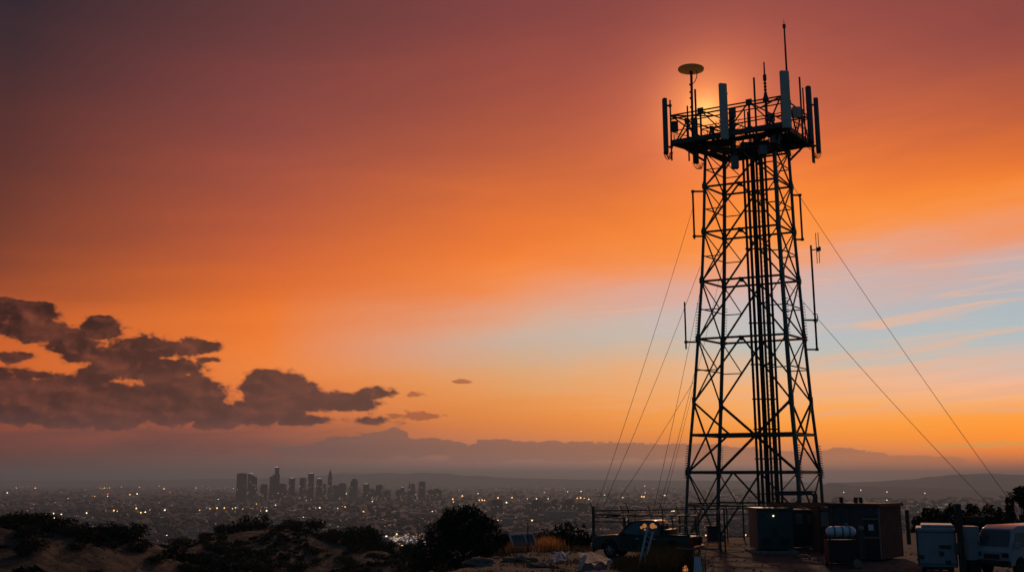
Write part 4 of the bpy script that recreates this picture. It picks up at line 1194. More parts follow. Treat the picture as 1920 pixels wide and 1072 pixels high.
for i in range(420):
    p = G(rg.uniform(880, 1900), rg.uniform(1026, 1080), 0); r = rg.uniform(.02, .09)
    z = ground_z(p.x, p.y)
    mb.lathe((p.x, p.y, z - r * .3), [(r * .8, 0), (r, r * .5), (r * .5, r), (.01, r * 1.1)], 5, (rg.uniform(-.4, .4), rg.uniform(-.4, .4), 1))
tag(mb.build("gravel", M['rock']), "loose stones scattered over the pad", "stones", kind='stuff')

for o in BV: bpy.data.objects.remove(o)

# ------------------------------------------------------------------ fence
ft = thing("security_fence", "dark post-and-wire fence with angled barbed wire arms round the tower pad", "fence", V((P(1113, 1028, 60).x, 60, 0)))
xa = P(1113, 1000, 60).x; xb = P(1350, 1000, 60).x; xc_ = P(1425, 1000, 73).x
run1 = [(xa, 60.0), (xb, 60.0)]
back0, back1 = (xa + .6, 67.5), (xc_, 73.5)
def fpost(x, y, h=2.15, arm=True, r=.05):
    z = ground_z(x, y); mb = MB()
    mb.tube([(x, y, z - .3), (x, y, h)], r, 8)
    if arm: mb.tube([(x, y, h - .02), (x - .18, y + .03, h + .48)], r * .7, 6)
    mb.build("post", M['steel2'], ft)
fpost(xa, 60, 2.62, False, .085)
for px in (1170, 1222, 1275, 1310): fpost(P(px, 1000, 60).x, 60)
fpost(xb, 60, 2.4, False, .06); fpost(P(1359, 1000, 60.3).x, 60.3, 2.5, False)
for t in (0, .2, .4, .6, .8, 1): fpost(back0[0] + (back1[0] - back0[0]) * t, back0[1] + (back1[1] - back0[1]) * t, 2.15)
fpost(P(1395, 1000, 72).x, 72, 2.5, False, .06)
for nm, zz, r in (("top_rail", 2.12, .045), ("mid_rail", 1.72, .03), ("bottom_rail", .18, .03)):
    mb = MB(); mb.tube([(xa, 60, zz), (xb, 60, zz)], r, 6); mb.tube([(xa, 60, zz), (*back0, zz)], r, 6); mb.tube([(*back0, zz), (*back1, zz)], r, 6)
    mb.build(nm, M['steel2'], ft)
for k_ in range(3):
    mb = MB(); o = .06 * (k_ + 1); zz = 2.26 + .14 * k_
    mb.tube([(xa - o, 60, zz), (xb - o, 60, zz)], .009, 4); mb.tube([(back0[0] - o, back0[1], zz), (back1[0] - o, back1[1], zz)], .009, 4)
    mb.build("barbed_wire", M['steel2'], ft)
mb = MB()
for (x0, y0), (x1, y1) in (((xa, 60), (xb, 60)), (back0, back1)):
    n = int(abs(x1 - x0) / .3)
    for i in range(n):
        x, y = x0 + (x1 - x0) * i / n, y0 + (y1 - y0) * i / n; x2, y2 = x0 + (x1 - x0) * (i + 1) / n, y0 + (y1 - y0) * (i + 1) / n
        for z in range(7):
            mb.tube([(x, y, .2 + z * .27), (x2, y2, .47 + z * .27)], .0035, 3); mb.tube([(x2, y2, .2 + z * .27), (x, y, .47 + z * .27)], .0035, 3)
mb.build("wire_mesh", M['steel2'], ft)

# ------------------------------------------------------------------ pickup truck (local: +x forward, +y its left side)
TH = radians(180 - 27)
tpos = P(1214, 1040, 55.6)
tk = thing("pickup_truck", "dark green pickup truck with a ladder rack parked by the fence", "pickup truck", (tpos.x, 55.6, 0), TH)
tk.scale = (1, 1, 1.07)
Lf, Lr = 2.85, -2.75
def arch(cx, r, z0, n=10):
    return [(cx + r * cos(pi * i / n), z0 + r * sin(pi * i / n)) for i in range(n + 1)]
prof = [(Lr, .50), (Lr, 1.12), (-1.02, 1.14), (1.30, 1.13), (1.62, 1.14), (2.45, 1.06), (2.74, .98), (2.84, .80), (2.85, .52), (2.75, .42)] + arch(1.80, .47, .42) + [(1.2, .36), (-1.15, .38)] + arch(-1.72, .47, .42) + [(-2.3, .46)]
mb = MB(); mb.prism(prof, -.96, .96, lambda z: 1 - .05 * max(0, (z - .8) / .35) ** 2 - .03 * max(0, (.6 - z) / .25))
mb.prism([(-2.70, 1.125), (-2.70, 1.20), (-1.0, 1.20), (-1.0, 1.125)], .80, .93); mb.prism([(-2.70, 1.125), (-2.70, 1.20), (-1.0, 1.20), (-1.0, 1.125)], -.93, -.80)
body = mb.build("body", M['carpaint'], tk)
b2 = body.modifiers.new("bevel", 'BEVEL'); b2.width = .035; b2.segments = 2; b2.limit_method = 'ANGLE'; b2.angle_limit = radians(40)
cabp = [(1.42, 1.10), (.52, 1.78), (.25, 1.86), (-.55, 1.88), (-.85, 1.84), (-1.02, 1.70), (-1.10, 1.10)]
ctap = lambda z: 1 - .19 * max(0, min(1, (z - 1.1) / .78))
mb = MB(); mb.prism(cabp, -.93, .93, ctap)
cab = mb.build("cab", M['carpaint'], tk)
b2 = cab.modifiers.new("bevel", 'BEVEL'); b2.width = .05; b2.segments = 3; b2.limit_method = 'ANGLE'; b2.angle_limit = radians(30)
def cabwin(name, pts, m_, side=1, out=.012):
    mb = MB(); n = len(pts)
    vs = [(x, side * (.93 * ctap(z) + out), z) for x, z in pts] + [(x, side * (.93 * ctap(z) - .01), z) for x, z in pts]
    mb.add(vs, [tuple(range(n)), tuple(range(n, 2 * n))] + [(j, (j + 1) % n, n + (j + 1) % n, n + j) for j in range(n)])
    return mb.build(name, m_, tk)
for s in (1, -1):
    cabwin("side_window", [(1.12, 1.20), (.50, 1.70), (.22, 1.77), (.10, 1.77), (.10, 1.20)], M['glass'], s)
    rw = cabwin("rear_side_window", [(.02, 1.20), (.02, 1.77), (-.62, 1.78), (-.86, 1.70), (-.92, 1.24), (-.88, 1.20)], M['glass'], s)
for x, z, r in ((-.17, 1.60, .12), (-.62, 1.60, .155), (-.00, 1.52, .075), (-.20, 1.42, .05), (-.80, 1.57, .07)):   # sun's amber reflection, added as glowing discs on the rear side window
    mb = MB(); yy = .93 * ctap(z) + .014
    mb.lathe((x, yy, z), [(.01, .012), (r * .6, .01), (r, .002), (r, 0)], 14, (0, 1, .17)); mb.build("window_glow", M['windowglow'], tk)
mb = MB(); mb.add([(1.37, -.80, 1.17), (1.37, .80, 1.17), (.58, .74, 1.77), (.58, -.74, 1.77)], [(0, 1, 2, 3)]); 
mb.v = [p + V((.03, 0, .035)) for p in mb.v]; mb.build("windscreen", M['glass'], tk)
mb = MB(); mb.add([(-1.115, -.72, 1.24), (-1.115, .72, 1.24), (-1.06, .66, 1.68), (-1.06, -.66, 1.68)], [(0, 1, 2, 3)]); mb.build("rear_window", M['glass'], tk)
for s in (1, -1):
    for x0, x1 in ((.06, 1.25), (-.92, .02)):
        mb = MB(); mb.prism([(x0, .50), (x0, 1.09), (x1, 1.09), (x1, .50)], s * .950, s * .967)
        d = mb.build("door", M['carpaint'], tk); b2 = d.modifiers.new("bevel", 'BEVEL'); b2.width = .012; b2.segments = 2
        mb = MB(); mb.box((x0 + .14, s * .985, .98), (.2, .03, .035)); h = mb.build("handle", M['chrome'], d)
    mb = MB(); mb.rbox((1.02, s * 1.06, 1.22), (.12, .22, .17), .04); mb.build("wing_mirror", M['black'], tk)
    mb = MB(); mb.box((2.79, s * .72, .84), (.12, .34, .17)); mb.build("headlight", M['glass'], tk)
    mb = MB(); mb.box((Lr + .02, s * .86, .92), (.12, .20, .34)); mb.build("tail_light", M['redlens'], tk)
    mb = MB(); mb.box((.15, s * .92, .36), (2.3, .12, .05)); mb.build("side_step", M['black'], tk)
for x in (1.80, -1.72):
    for s in (1, -1):
        mb = MB(); mb.lathe((x, s * .80, .40), [(.22, -.13), (.36, -.13), (.40, -.08), (.40, .08), (.36, .13), (.22, .13)], 28, (0, s, 0)); wh = mb.build("wheel", M['tyre'], tk)
        mb = MB(); mb.lathe((x, s * .80, .40), [(.24, .05), (.245, .132), (.20, .12), (.17, .09)], 24, (0, s, 0))
        for i in range(6):
            a = 2 * pi * i / 6; mb.tube([(x, s * .925, .40), (x + cos(a) * .21, s * .925, .40 + sin(a) * .21)], .032, 5, .042)
        mb.lathe((x, s * .80, .40), [(.07, .09), (.07, .14), (.01, .145)], 12, (0, s, 0))
        sub(mb, "rim", M['rim'], wh)
mb = MB(); mb.rbox((Lr - .08, 0, .58), (.18, 1.86, .20), .06); mb.build("rear_bumper", M['chrome'], tk)
mb = MB(); mb.rbox((2.86, 0, .58), (.18, 1.86, .24), .06); mb.build("front_bumper", M['chrome'], tk)
mb = MB(); mb.prism([(Lr - .012, .66), (Lr - .012, 1.10), (Lr + .02, 1.10), (Lr + .02, .66)], -.72, .72); tg = mb.build("tailgate", M['carpaint'], tk)
mb = MB(); mb.box((Lr - .02, 0, .98), (.03, .24, .05)); mb.build("handle", M['chrome'], tg)
mb = MB(); mb.box((Lr - .18, 0, .60), (.012, .32, .15)); mb.build("number_plate", M['white'], tk)
mb = MB()                                             # ladder rack over cab and bed
for s in (.78, -.78):
    mb.bar((2.3, s, 1.98), (1.2, s, 2.10), .05); mb.bar((1.2, s, 2.10), (-2.65, s, 2.12), .055); mb.bar((2.3, s, 1.98), (-.2, s, 1.93), .035)
    for x in (-1.25, -2.55): mb.bar((x, s * 1.1, 1.18), (x + .08, s, 2.12), .06)
    mb.bar((.95, s * .95, 1.55), (.95, s, 2.05), .05)
    mb.bar((-2.55, s * 1.05, 1.62), (-1.25, s * 1.05, 1.62), .04)
for x in (2.3, 1.2, .2, -.6, -1.25, -1.9, -2.62): mb.bar((x, -.8, 2.11 if x < 1.3 else 1.98), (x, .8, 2.11 if x < 1.3 else 1.98), .05)
mb.build("ladder_rack", M['black'], tk)
mb = MB(); mb.rbox((-1.28, 0, 1.26), (.42, 1.5, .36), .04); mb.build("tool_box", M['black'], tk)

# ------------------------------------------------------------------ equipment on the pad
def quad_box(x0, x1, yt, D, dep):
    p, q = P(x0, 1000, D), P(x1, 1000, D); top = P((x0 + x1) / 2, yt, D).z
    return p.x, q.x, top, D, D + dep
# green cabinet
x0, x1, zt_, y0, y1 = quad_box(1421, 1487, 955, 59.0, 2.2)
t = thing("equipment_cabinet", "big dark green equipment cabinet under the tower's near leg", "cabinet", V(((x0 + x1) / 2, y0, 0)))
xm, ym, wd, dp = (x0 + x1) / 2, (y0 + y1) / 2, x1 - x0, y1 - y0
mb = MB(); mb.rbox((xm, ym, (zt_ + .22) / 2), (wd, dp, zt_ - .22), .04); mb.build("body", M['cabinet'], t)
mb = MB(); mb.box((xm, ym, zt_ + .05), (wd + .16, dp + .2, .10)); mb.build("roof", M['cabinet'], t)
mb = MB(); mb.box((xm, ym, .02), (wd + .5, dp + .5, .22)); mb.build("plinth", M['concrete'], t)
for s in (-1, 1):
    mb = MB(); mb.box((xm + s * wd * .245, y0 - .012, zt_ / 2 + .08), (wd * .47, .03, zt_ - .55)); d = mb.build("door", M['cabinet'], t)
    mb = MB(); mb.bar((xm + s * .10, y0 - .06, 1.05), (xm + s * .10, y0 - .06, 1.35), .035); mb.build("handle", M['black'], d)
    mb = MB()
    for i in range(7): mb.box((xm + s * wd * .25, y0 - .035, .5 + i * .06), (.6, .02, .025))
    mb.build("vent", M['black'], d)
mb = MB(); q = P(1450, 966.5, y0 - .05); mb.box(q, (.07, .06, .06)); mb.build("lamp", M['warm'], t)
mb = MB(); mb.tube([(x0 + .3, y0 - .03, zt_ - .05), (x0 + 1.9, y0 - .03, .4)], .012, 5); mb.build("cable", M['beige'], t)
# beige/dark cabinet behind it
x0, x1, zt_, y0, y1 = quad_box(1487, 1532, 957, 62.0, 2.0)
xm, ym, wd, dp = (x0 + x1) / 2, (y0 + y1) / 2, x1 - x0, y1 - y0
t = thing("equipment_cabinet", "grey-beige equipment cabinet with a pipe, right of the green one", "cabinet", V((xm, y0, 0)))
mb = MB(); mb.rbox((xm, ym, (zt_ + .15) / 2), (wd, dp, zt_ - .15), .04); mb.build("body", M['shelter'], t)
mb = MB(); mb.box((xm, ym, zt_ + .04), (wd + .2, dp + .2, .08)); mb.build("roof", M['beige'], t)
for fx in (.15, .62):
    mb = MB(); mb.box((x0 + wd * (fx + .14), y0 - .012, zt_ * .80), (wd * .28, .03, zt_ * .26)); mb.build("panel", M['beige'], t)
mb = MB(); mb.box((x0 + wd * .38, y0 - .012, zt_ * .36), (wd * .5, .03, zt_ * .5)); mb.build("door", M['shelter'], t)
mb = MB(); q = x0 + wd * .86; mb.tube([(q, y0 - .14, zt_ + .05), (q, y0 - .14, .45), (q - .12, y0 - .14, .2), (q - .6, y0 - .14, .15)], .085, 8); mb.build("pipe", M['beige'], t)
# waveguide bridge pipes
t = thing("cable_bridge", "dark pipes bridging from the tower's cable run down to the sheds", "cable bridge", V((P(1530, 960, 64).x, 64, 0)))
for dz, dx, r in ((0, 0, .06), (4.0, -4, .09)):
    mb = MB(); yb = 64.5
    mb.tube([P(1452, 922 + dz, yb), P(1525 + dx, 921 + dz, yb), P(1529 + dx, 923 + dz, yb), P(1531 + dx, 928 + dz, yb), P(1532 + dx, 965, yb)], r, 8)
    mb.build("pipe", M['steel2'], t)
mb = MB()
mb.bar(P(1440, 946, 62), P(1562, 945, 56), .22); mb.bar(P(1440, 951, 62.3), P(1562, 952, 56.3), .08)
mb.build("tray", M['steel2'], t)
for px, py in ((1470, 946), (1535, 945)):
    q = P(px, py, 60 - (px - 1470) * .04); mb = MB(); mb.bar((q.x, q.y, 0), q, .10); mb.build("support", M['steel2'], t)
# third box between, under the bridge
x0, x1, zt_, y0, y1 = quad_box(1537, 1564, 955, 60.0, 1.6)
xm, ym, wd, dp = (x0 + x1) / 2, (y0 + y1) / 2, x1 - x0, y1 - y0
t = thing("equipment_cabinet", "narrow brown-grey cabinet half hidden by the dark shed", "cabinet", V((xm, y0, 0)))
mb = MB(); mb.rbox((xm, ym, zt_ / 2), (wd, dp, zt_), .04); mb.build("body", M['shelter'], t)
mb = MB(); mb.box((xm, ym, zt_ + .03), (wd + .1, dp + .12, .07)); mb.build("roof", M['beige'], t)
mb = MB(); mb.box((xm, y0 - .012, zt_ * .78), (wd * .8, .03, zt_ * .34)); mb.build("panel", M['beige'], t)
# dark equipment shed with rusty end
rz = radians(24)
c0 = P(1562, 1000, 54.0); cx1 = P(1651, 1000, 53.0)
zt_ = P(1600, 944, 53.5).z
A0 = V((c0.x, 54.6, 0)); A1 = V((cx1.x, 53.0, 0)); nrm = V((A1.y - A0.y, -(A1.x - A0.x), 0)).normalized()
d = (A1 - A0).normalized(); inn = V((-d.y, d.x, 0))
A2 = A1 + inn * 3.1 + V((.45, 0, 0)); A2.x = P(1692, 1000, A2.y).x; A3 = A0 + (A2 - A1)
ang = atan2(d.y, d.x)
t = thing("equipment_shed", "dark flat-roofed equipment shed with a rusty red end wall", "shed", V(((A0.x + A2.x) / 2, (A0.y + A2.y) / 2, 0)))
def wallp(name, a, c, z0, z1, th, m_, par, off=0):
    dd = (c - a).normalized(); nn_ = V((dd.y, -dd.x, 0))
    mb = MB(); o = nn_ * off
    mb.add([a + o + V((0, 0, z0)), c + o + V((0, 0, z0)), c + o - nn_ * th + V((0, 0, z0)), a + o - nn_ * th + V((0, 0, z0)), a + o + V((0, 0, z1)), c + o + V((0, 0, z1)), c + o - nn_ * th + V((0, 0, z1)), a + o - nn_ * th + V((0, 0, z1))],
           [(3, 2, 1, 0), (4, 5, 6, 7), (0, 1, 5, 4), (1, 2, 6, 5), (2, 3, 7, 6), (3, 0, 4, 7)])
    return mb.build(name, m_, par)
wallp("front_wall", A0, A1, .1, zt_ - .15, .1, M['shelter'], t)
ew = wallp("end_wall", A1, A2, .1, zt_ - .15, .1, M['rust'], t, -.002)
wallp("rear_wall", A2, A3, .1, zt_ - .15, .1, M['rust'], t); wallp("side_wall", A3, A0, .1, zt_ - .15, .1, M['shelter'], t)
mb = MB(); dd2 = (A2 - A1).normalized()
rr_ = [A0 - d * .12 - dd2 * .12, A1 + d * .12 - dd2 * .12, A2 + d * .12 + dd2 * .12, A3 - d * .12 + dd2 * .12]
mb.add([p + V((0, 0, zt_ - .15)) for p in rr_] + [p + V((0, 0, zt_ + .02)) for p in rr_], [(3, 2, 1, 0), (4, 5, 6, 7), (0, 1, 5, 4), (1, 2, 6, 5), (2, 3, 7, 6), (3, 0, 4, 7)])
roof = mb.build("roof", M['rust'], t)
for f, g_2 in ((.16, 0), (.45, .4)):
    q = mid(A0, A1, f) + inn * .9
    mb = MB(); mb.box((q.x, q.y, zt_ + .16), (.16, .16, .32)); 
    if g_2: mb.box((q.x + .28, q.y, zt_ + .16), (.14, .14, .32)); mb.box((q.x + .14, q.y, zt_ + .28), (.40, .12, .05))
    mb.build("roof_vent", M['rust'], t)
dr = wallp("door", mid(A0, A1, .70), mid(A0, A1, .96), .2, 2.3, .04, M['black'], t, .03)
for k_ in range(2):
    wallp("hinge_rail", mid(A0, A1, .68), mid(A0, A1, .98), 1.15 + k_ * .95, 1.22 + k_ * .95, .03, M['beige'], t, .06)
wallp("corner_post", mid(A0, A1, .975), A1, .1, zt_ - .16, .14, M['beige'], t, .018)
for k_ in range(10):
    wallp("rib", mid(A1, A2, .08 + .095 * k_), mid(A1, A2, .11 + .095 * k_), .12, zt_ - .17, .02, M['rust'], t, .012)
q = P(1613, 989, 53.4); mb = MB(); mb.lathe((q.x, q.y - .1, q.z), [(.13, 0), (.15, .03), (.13, .10), (.01, .14)], 12, (0, -1, 0)); mb.build("wall_lamp", M['beige'], t)
nf = V((d.y, -d.x, 0))
for f, z0_, z1_2 in ((.08, .3, zt_ - .2), (.40, 1.2, zt_ - .2), (.43, .3, 1.3)):
    q = mid(A0, A1, f) + nf * .06; mb = MB(); mb.tube([(q.x, q.y, z0_), (q.x, q.y, z1_2)], .035, 6); mb.build("conduit", M['galv'], t)
wallp("air_conditioner", mid(A0, A1, .14), mid(A0, A1, .36), .9, 1.75, .3, M['beige'], t, .3)
wallp("vent", mid(A0, A1, .165), mid(A0, A1, .335), 1.0, 1.65, .02, M['black'], t, .315)
wallp("warning_sign", mid(A0, A1, .78), mid(A0, A1, .88), 1.55, 1.85, .012, M['tank'], t, .047)
# white tank on rusty generator stand
D = 49.5
q0, q1 = P(1548, 996, D), P(1605, 996, D); r = (P(1575, 985.5, D).z - P(1575, 1006, D).z) / 2
t = thing("storage_tank", "small white capsule tank on a dark rusty stand before the shed", "tank", V(((q0.x + q1.x) / 2, D, 0)))
mb = MB(); Ln = q1.x - q0.x
mb.lathe((q0.x, D, q0.z), [(.02, 0), (r * .6, .06), (r * .9, .16), (r, .30), (r, Ln - .30), (r * .9, Ln - .16), (r * .6, Ln - .06), (.02, Ln)], 24, (1, 0, 0)); mb.build("shell", M['tank'], t)
for f in (.25, .52, .75):
    mb = MB(); mb.lathe((q0.x + Ln * f - .04, D, q0.z), [(r * .9, 0), (r + .012, 0), (r + .012, .08), (r * .9, .08)], 24, (1, 0, 0)); mb.build("strap", M['tarpblue'], t)
mb = MB(); mb.tube([(q0.x + Ln * .7, D, q0.z + r - .02), (q0.x + Ln * .7, D, q0.z + r + .14)], .07, 8); mb.build("filler_cap", M['tarpblue'], t)
zb = q0.z - r
mb = MB(); mb.rbox(((q0.x + q1.x) / 2 + .02, D, zb * .55), (Ln + .05, .8, zb * .75), .06); mb.build("generator_housing", M['black'], t)
mb = MB()
for sx in (.06, .94):
    for yy in (-.36, .36): mb.bar((q0.x + Ln * sx, D + yy, 0), (q0.x + Ln * sx, D + yy * .8, zb + .12), .09)
for yy in (-.36, .36): mb.bar((q0.x, D + yy, zb - .03), (q1.x, D + yy, zb - .03), .09); mb.bar((q0.x, D + yy, .12), (q1.x, D + yy, .12), .09)
mb.build("stand", M['rust'], t)
mb = MB(); mb.rbox((q0.x + Ln * .5, D - .43, zb * .30), (.5, .06, .3), .02); mb.build("panel", M['rust'], t)
q = P(1601, 1032, D - .3); mb = MB(); mb.lathe((q.x + .1, q.y, .22), [(.1, 0), (.2, 0), (.22, .06), (.2, .12), (.1, .12)], 18, (0, -1, 0)); mb.build("wheel", M['beige'], t)

# white trailer box
D = 46.0
q0, q1 = P(1719, 1000, D), P(1790, 1000, D); zt_ = P(1755, 989, D).z; z0 = P(1755, 1063, D).z
xm, wd = (q0.x + q1.x) / 2, q1.x - q0.x; dp = 2.4
t = thing("box_trailer", "boxy dirty white trailer box left of the timber pole", "trailer", V((xm, D, 0)), radians(-21))
wd *= .96
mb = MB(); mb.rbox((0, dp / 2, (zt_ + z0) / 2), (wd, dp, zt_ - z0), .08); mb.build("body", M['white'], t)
mb = MB(); mb.rbox((.1, dp / 2, zt_ + .05), (wd * .84, dp * .9, .16), .07); mb.build("roof_cap", M['white'], t)
def plate(name, px, py, w_, h_, m_):
    q = P(px, py, D); mb = MB(); mb.box(((q.x - xm), -.012, q.z), (w_, .03, h_)); return mb.build(name, m_, t)
plate("louvre", 1771, 1024, .50, .15, M['shelter']); plate("latch", 1765, 1037, .20, .20, M['shelter'])
plate("fork_pocket", 1729, 1044, .28, .18, M['shelter']); plate("fork_pocket", 1777, 1053, .24, .18, M['shelter'])
for sx in (-.49, .49):
    mb = MB(); mb.box((sx * wd, -.006, (zt_ + z0) / 2), (.05, .05, (zt_ - z0) * .9)); mb.build("corner_trim", M['shelter'], t)
for zz in (zt_ - .18, z0 + .14):
    mb = MB(); mb.box((0, -.008, zz), (wd * .92, .03, .035)); mb.build("trim_rail", M['shelter'], t)
for sx in (-.35, .35):
    mb = MB(); mb.lathe((sx * wd, 1.0, .24), [(.1, -.09), (.22, -.09), (.24, -.05), (.24, .05), (.22, .09), (.1, .09)], 18, (1, 0, 0)); mb.build("wheel", M['tyre'], t)
mb = MB(); mb.box((0, dp / 2, z0 - .05), (wd * .8, dp * .9, .12)); mb.bar((0, .1, z0 - .05), (.1, -.9, .25), .08); mb.build("chassis", M['black'], t)
# timber pole
D = 44.6
a, c = P(1806, 1070, D), P(1806, 944, D)
t = thing("timber_pole", "thick dark timber pole between the white trailer and the van", "pole", V((a.x, D, 0)))
mb = MB(); mb.tube([(a.x, D, -.3), (a.x, D, 1.5), (a.x, D, c.z)], .15, 12, .13); mb.build("shaft", M['wood'], t)
mb = MB(); q0, q1 = P(1812, 972, D - .05), P(1846, 973, D - .05); mb.box(mid(q0, q1), (q1.x - q0.x, .14, .22)); mb.build("cross_arm", M['wood'], t)
mb = MB(); mb.rbox(P(1796, 1028, D - .1), (.2, .3, .5), .03); mb.build("meter_box", M['shelter'], t)
# pale locker right of the pole
D = 45.6
q0, q1 = P(1814, 1000, D), P(1837, 1000, D); z0, z1v = P(1825, 1050, D).z, P(1825, 986, D).z
t = thing("steel_locker", "narrow pinkish-white locker between the timber pole and the van", "locker", V(((q0.x + q1.x) / 2, D, 0)))
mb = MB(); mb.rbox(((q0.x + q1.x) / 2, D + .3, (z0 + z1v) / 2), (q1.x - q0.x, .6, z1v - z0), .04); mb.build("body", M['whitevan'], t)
mb = MB(); mb.bar((q1.x - .1, D - .02, (z0 + z1v) / 2 - .1), (q1.x - .1, D - .02, (z0 + z1v) / 2 + .1), .03); mb.build("handle", M['black'], t)
mb = MB(); mb.box(((q0.x + q1.x) / 2, D + .3, z0 / 2), (q1.x - q0.x - .08, .5, z0)); mb.build("base", M['black'], t)

# white van: front face towards us, flank running back to the right (local +x forward)
D = 44.8
vt = thing("white_van", "white van with its blue-shadowed front towards us at the right edge", "van", (P(1862, 1000, D).x + 1.15, D + .95, 0), radians(-90 - 60))
vl = 4.6
vp = [(1.35, .45), (1.35, 1.02), (1.22, 1.22), (.72, 2.02), (.40, 2.16), (-vl + 1.3, 2.18), (-vl + 1.15, 2.05), (-vl + 1.1, .48)] + arch(-vl + 2.1, .36, .45)[::-1][::-1] + arch(.62, .36, .45)[::-1][::-1]
vp = [(1.35, .45), (1.35, 1.05), (1.24, 1.22), (.80, 2.00), (.45, 2.14), (-3.2, 2.18), (-3.35, 2.05), (-3.4, .48)] + list(reversed(arch(-2.4, .36, .45))) + list(reversed(arch(.62, .36, .45)))
mb = MB(); mb.prism(vp, -.88, .88, lambda z: 1 - .13 * max(0, (z - 1.05) / 1.1))
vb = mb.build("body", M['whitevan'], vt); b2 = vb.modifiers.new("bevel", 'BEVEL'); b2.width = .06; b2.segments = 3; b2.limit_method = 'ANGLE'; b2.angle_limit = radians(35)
mb = MB(); mb.add([(1.22, -.74, 1.28), (1.22, .74, 1.28), (.85, .66, 1.94), (.85, -.66, 1.94)], [(0, 1, 2, 3)]); mb.v = [p + V((.03, 0, .02)) for p in mb.v]; mb.build("windscreen", M['glass'], vt)
for s in (1, -1):
    n_ = 4; pts = [(1.02, 1.26), (.72, 1.84), (.05, 1.86), (.05, 1.26)]
    for nm, pts in (("side_window", [(1.02, 1.26), (.72, 1.84), (.05, 1.86), (.05, 1.26)]), ("side_window", [(-.10, 1.26), (-.10, 1.86), (-1.4, 1.86), (-1.4, 1.26)])):
        mb = MB(); tw_ = lambda z: .88 * (1 - .13 * max(0, (z - 1.05) / 1.1))
        mb.add([(x, s * (tw_(z) + .012), z) for x, z in pts], [(0, 1, 2, 3)]); mb.build(nm, M['glass'], vt)
    mb = MB(); mb.rbox((.98, s * 1.02, 1.34), (.14, .2, .26), .04); mb.build("wing_mirror", M['whitevan'], vt)
    mb = MB(); mb.box((1.34, s * .66, .92), (.06, .30, .18)); mb.build("headlight", M['glass'], vt)
    mb = MB(); mb.box((1.40, s * .62, .50), (.05, .34, .09)); mb.build("fog_light", M['ember'] if 0 else M['beige'], vt)
for x in (.62, -2.4):
    for s in (1, -1):
        mb = MB(); mb.lathe((x, s * .76, .34), [(.2, -.1), (.31, -.1), (.34, -.06), (.34, .06), (.31, .1), (.2, .1)], 24, (0, s, 0)); wh = mb.build("wheel", M['tyre'], vt)
        mb = MB(); mb.lathe((x, s * .76, .34), [(.21, .04), (.21, .10), (.05, .08), (.01, .09)], 20, (0, s, 0)); sub(mb, "rim", M['rim'], wh)
mb = MB(); mb.rbox((1.36, 0, .56), (.16, 1.74, .26), .06); mb.build("bumper", M['black'], vt)
mb = MB(); mb.box((1.365, 0, .84), (.04, .72, .20)); mb.build("grille", M['black'], vt)

# ------------------------------------------------------------------ odds and ends on the near bank
# tilted pale-framed glass panel
D = 61.5
c4 = [P(955, 1001, D - .1), P(999, 999, D + .4), P(1006, 1023, D + .2), P(963, 1025, D - .5)]
t = thing("glass_panel", "tilted cracked glass panel with a pale frame on the bank", "panel", V((c4[3].x, D, c4[3].z - .1)))
mb = MB(); off = V((.05, .06, 0)); mb.add(c4 + [p + off for p in c4], [(0, 1, 2, 3), (4, 5, 6, 7), (0, 1, 5, 4), (1, 2, 6, 5), (2, 3, 7, 6), (3, 0, 4, 7)]); mb.build("pane", M['frosted'], t)
for i in range(4):
    mb = MB(); mb.bar(c4[i] - V((0, .02, 0)), c4[(i + 1) % 4] - V((0, .02, 0)), .13 if i == 0 else .075); mb.build("frame", M['frame'], t)
mb = MB(); q0, q1 = P(983, 1001, D - .1), P(990, 1022, D - .2); mb.bar(q0, q1, .05); mb.build("frame", M['frame'], t)
post("fence_stake", "thin dark stake standing before the tilted glass panel", "stake", 990, 1034, 989.5, 980, 60.2, .035, M['wood'])
# tarps
def sheet(name, label, pts, nx, ny, m_, cat, seed, amp=.08, th=.015):
    a, b_, c, d_ = [V(p) for p in pts]
    mb = MB(); vs = []
    for j in range(ny + 1):
        for i in range(nx + 1):
            u, v = i / nx, j / ny
            p = mid(mid(a, b_, u), mid(d_, c, u), v)
            n = noise.fractal(V((p.x * 2.6 + seed, p.y * 2.6, p.z * 2.6)), 1, 2, 4)
            vs.append(p + V((n * amp * .6, n * amp, n * amp + .25 * amp * sin(u * 9 + v * 3))))
    fs = [(j * (nx + 1) + i, j * (nx + 1) + i + 1, (j + 1) * (nx + 1) + i + 1, (j + 1) * (nx + 1) + i) for j in range(ny) for i in range(nx)]
    mb.add(vs, fs); o = mb.build(name, m_)
    md = o.modifiers.new("thickness", 'SOLIDIFY'); md.thickness = th
    return tag(o, label, cat)
sheet("tarpaulin", "crumpled blue tarpaulin heaped on the near bank", [P(1036, 1034, 51.5), P(1056, 1033, 51.8), P(1062, 1052, 49.6), P(1035, 1054, 49.4)], 22, 18, M['tarpblue'], "tarpaulin", 1, .11)
sheet("plastic_sheet", "white torn plastic sheet beside the blue tarpaulin", [P(1053, 1034, 51.2), P(1069, 1035, 51.3), P(1062, 1045, 50.2), P(1067, 1055, 49.6)], 16, 14, M['plastic'], "plastic sheet", 4, .08)
sheet("tarpaulin", "long grey tarpaulin draped over debris in front of the truck", [P(1082, 1036, 51.5), P(1118, 1036, 51.8), P(1147, 1049, 49.5), P(1092, 1056, 48.3)], 34, 20, M['tarpgrey'], "tarpaulin", 9, .045)
sheet("tarpaulin", "dark hanging flap of tarpaulin below the long grey one", [P(1092, 1056, 48.3), P(1140, 1052, 48.9), P(1132, 1074, 47.6), P(1096, 1078, 47.4)], 24, 16, M['shelter'], "tarpaulin", 12, .12)
g_ = "broken boards by the tarpaulins"
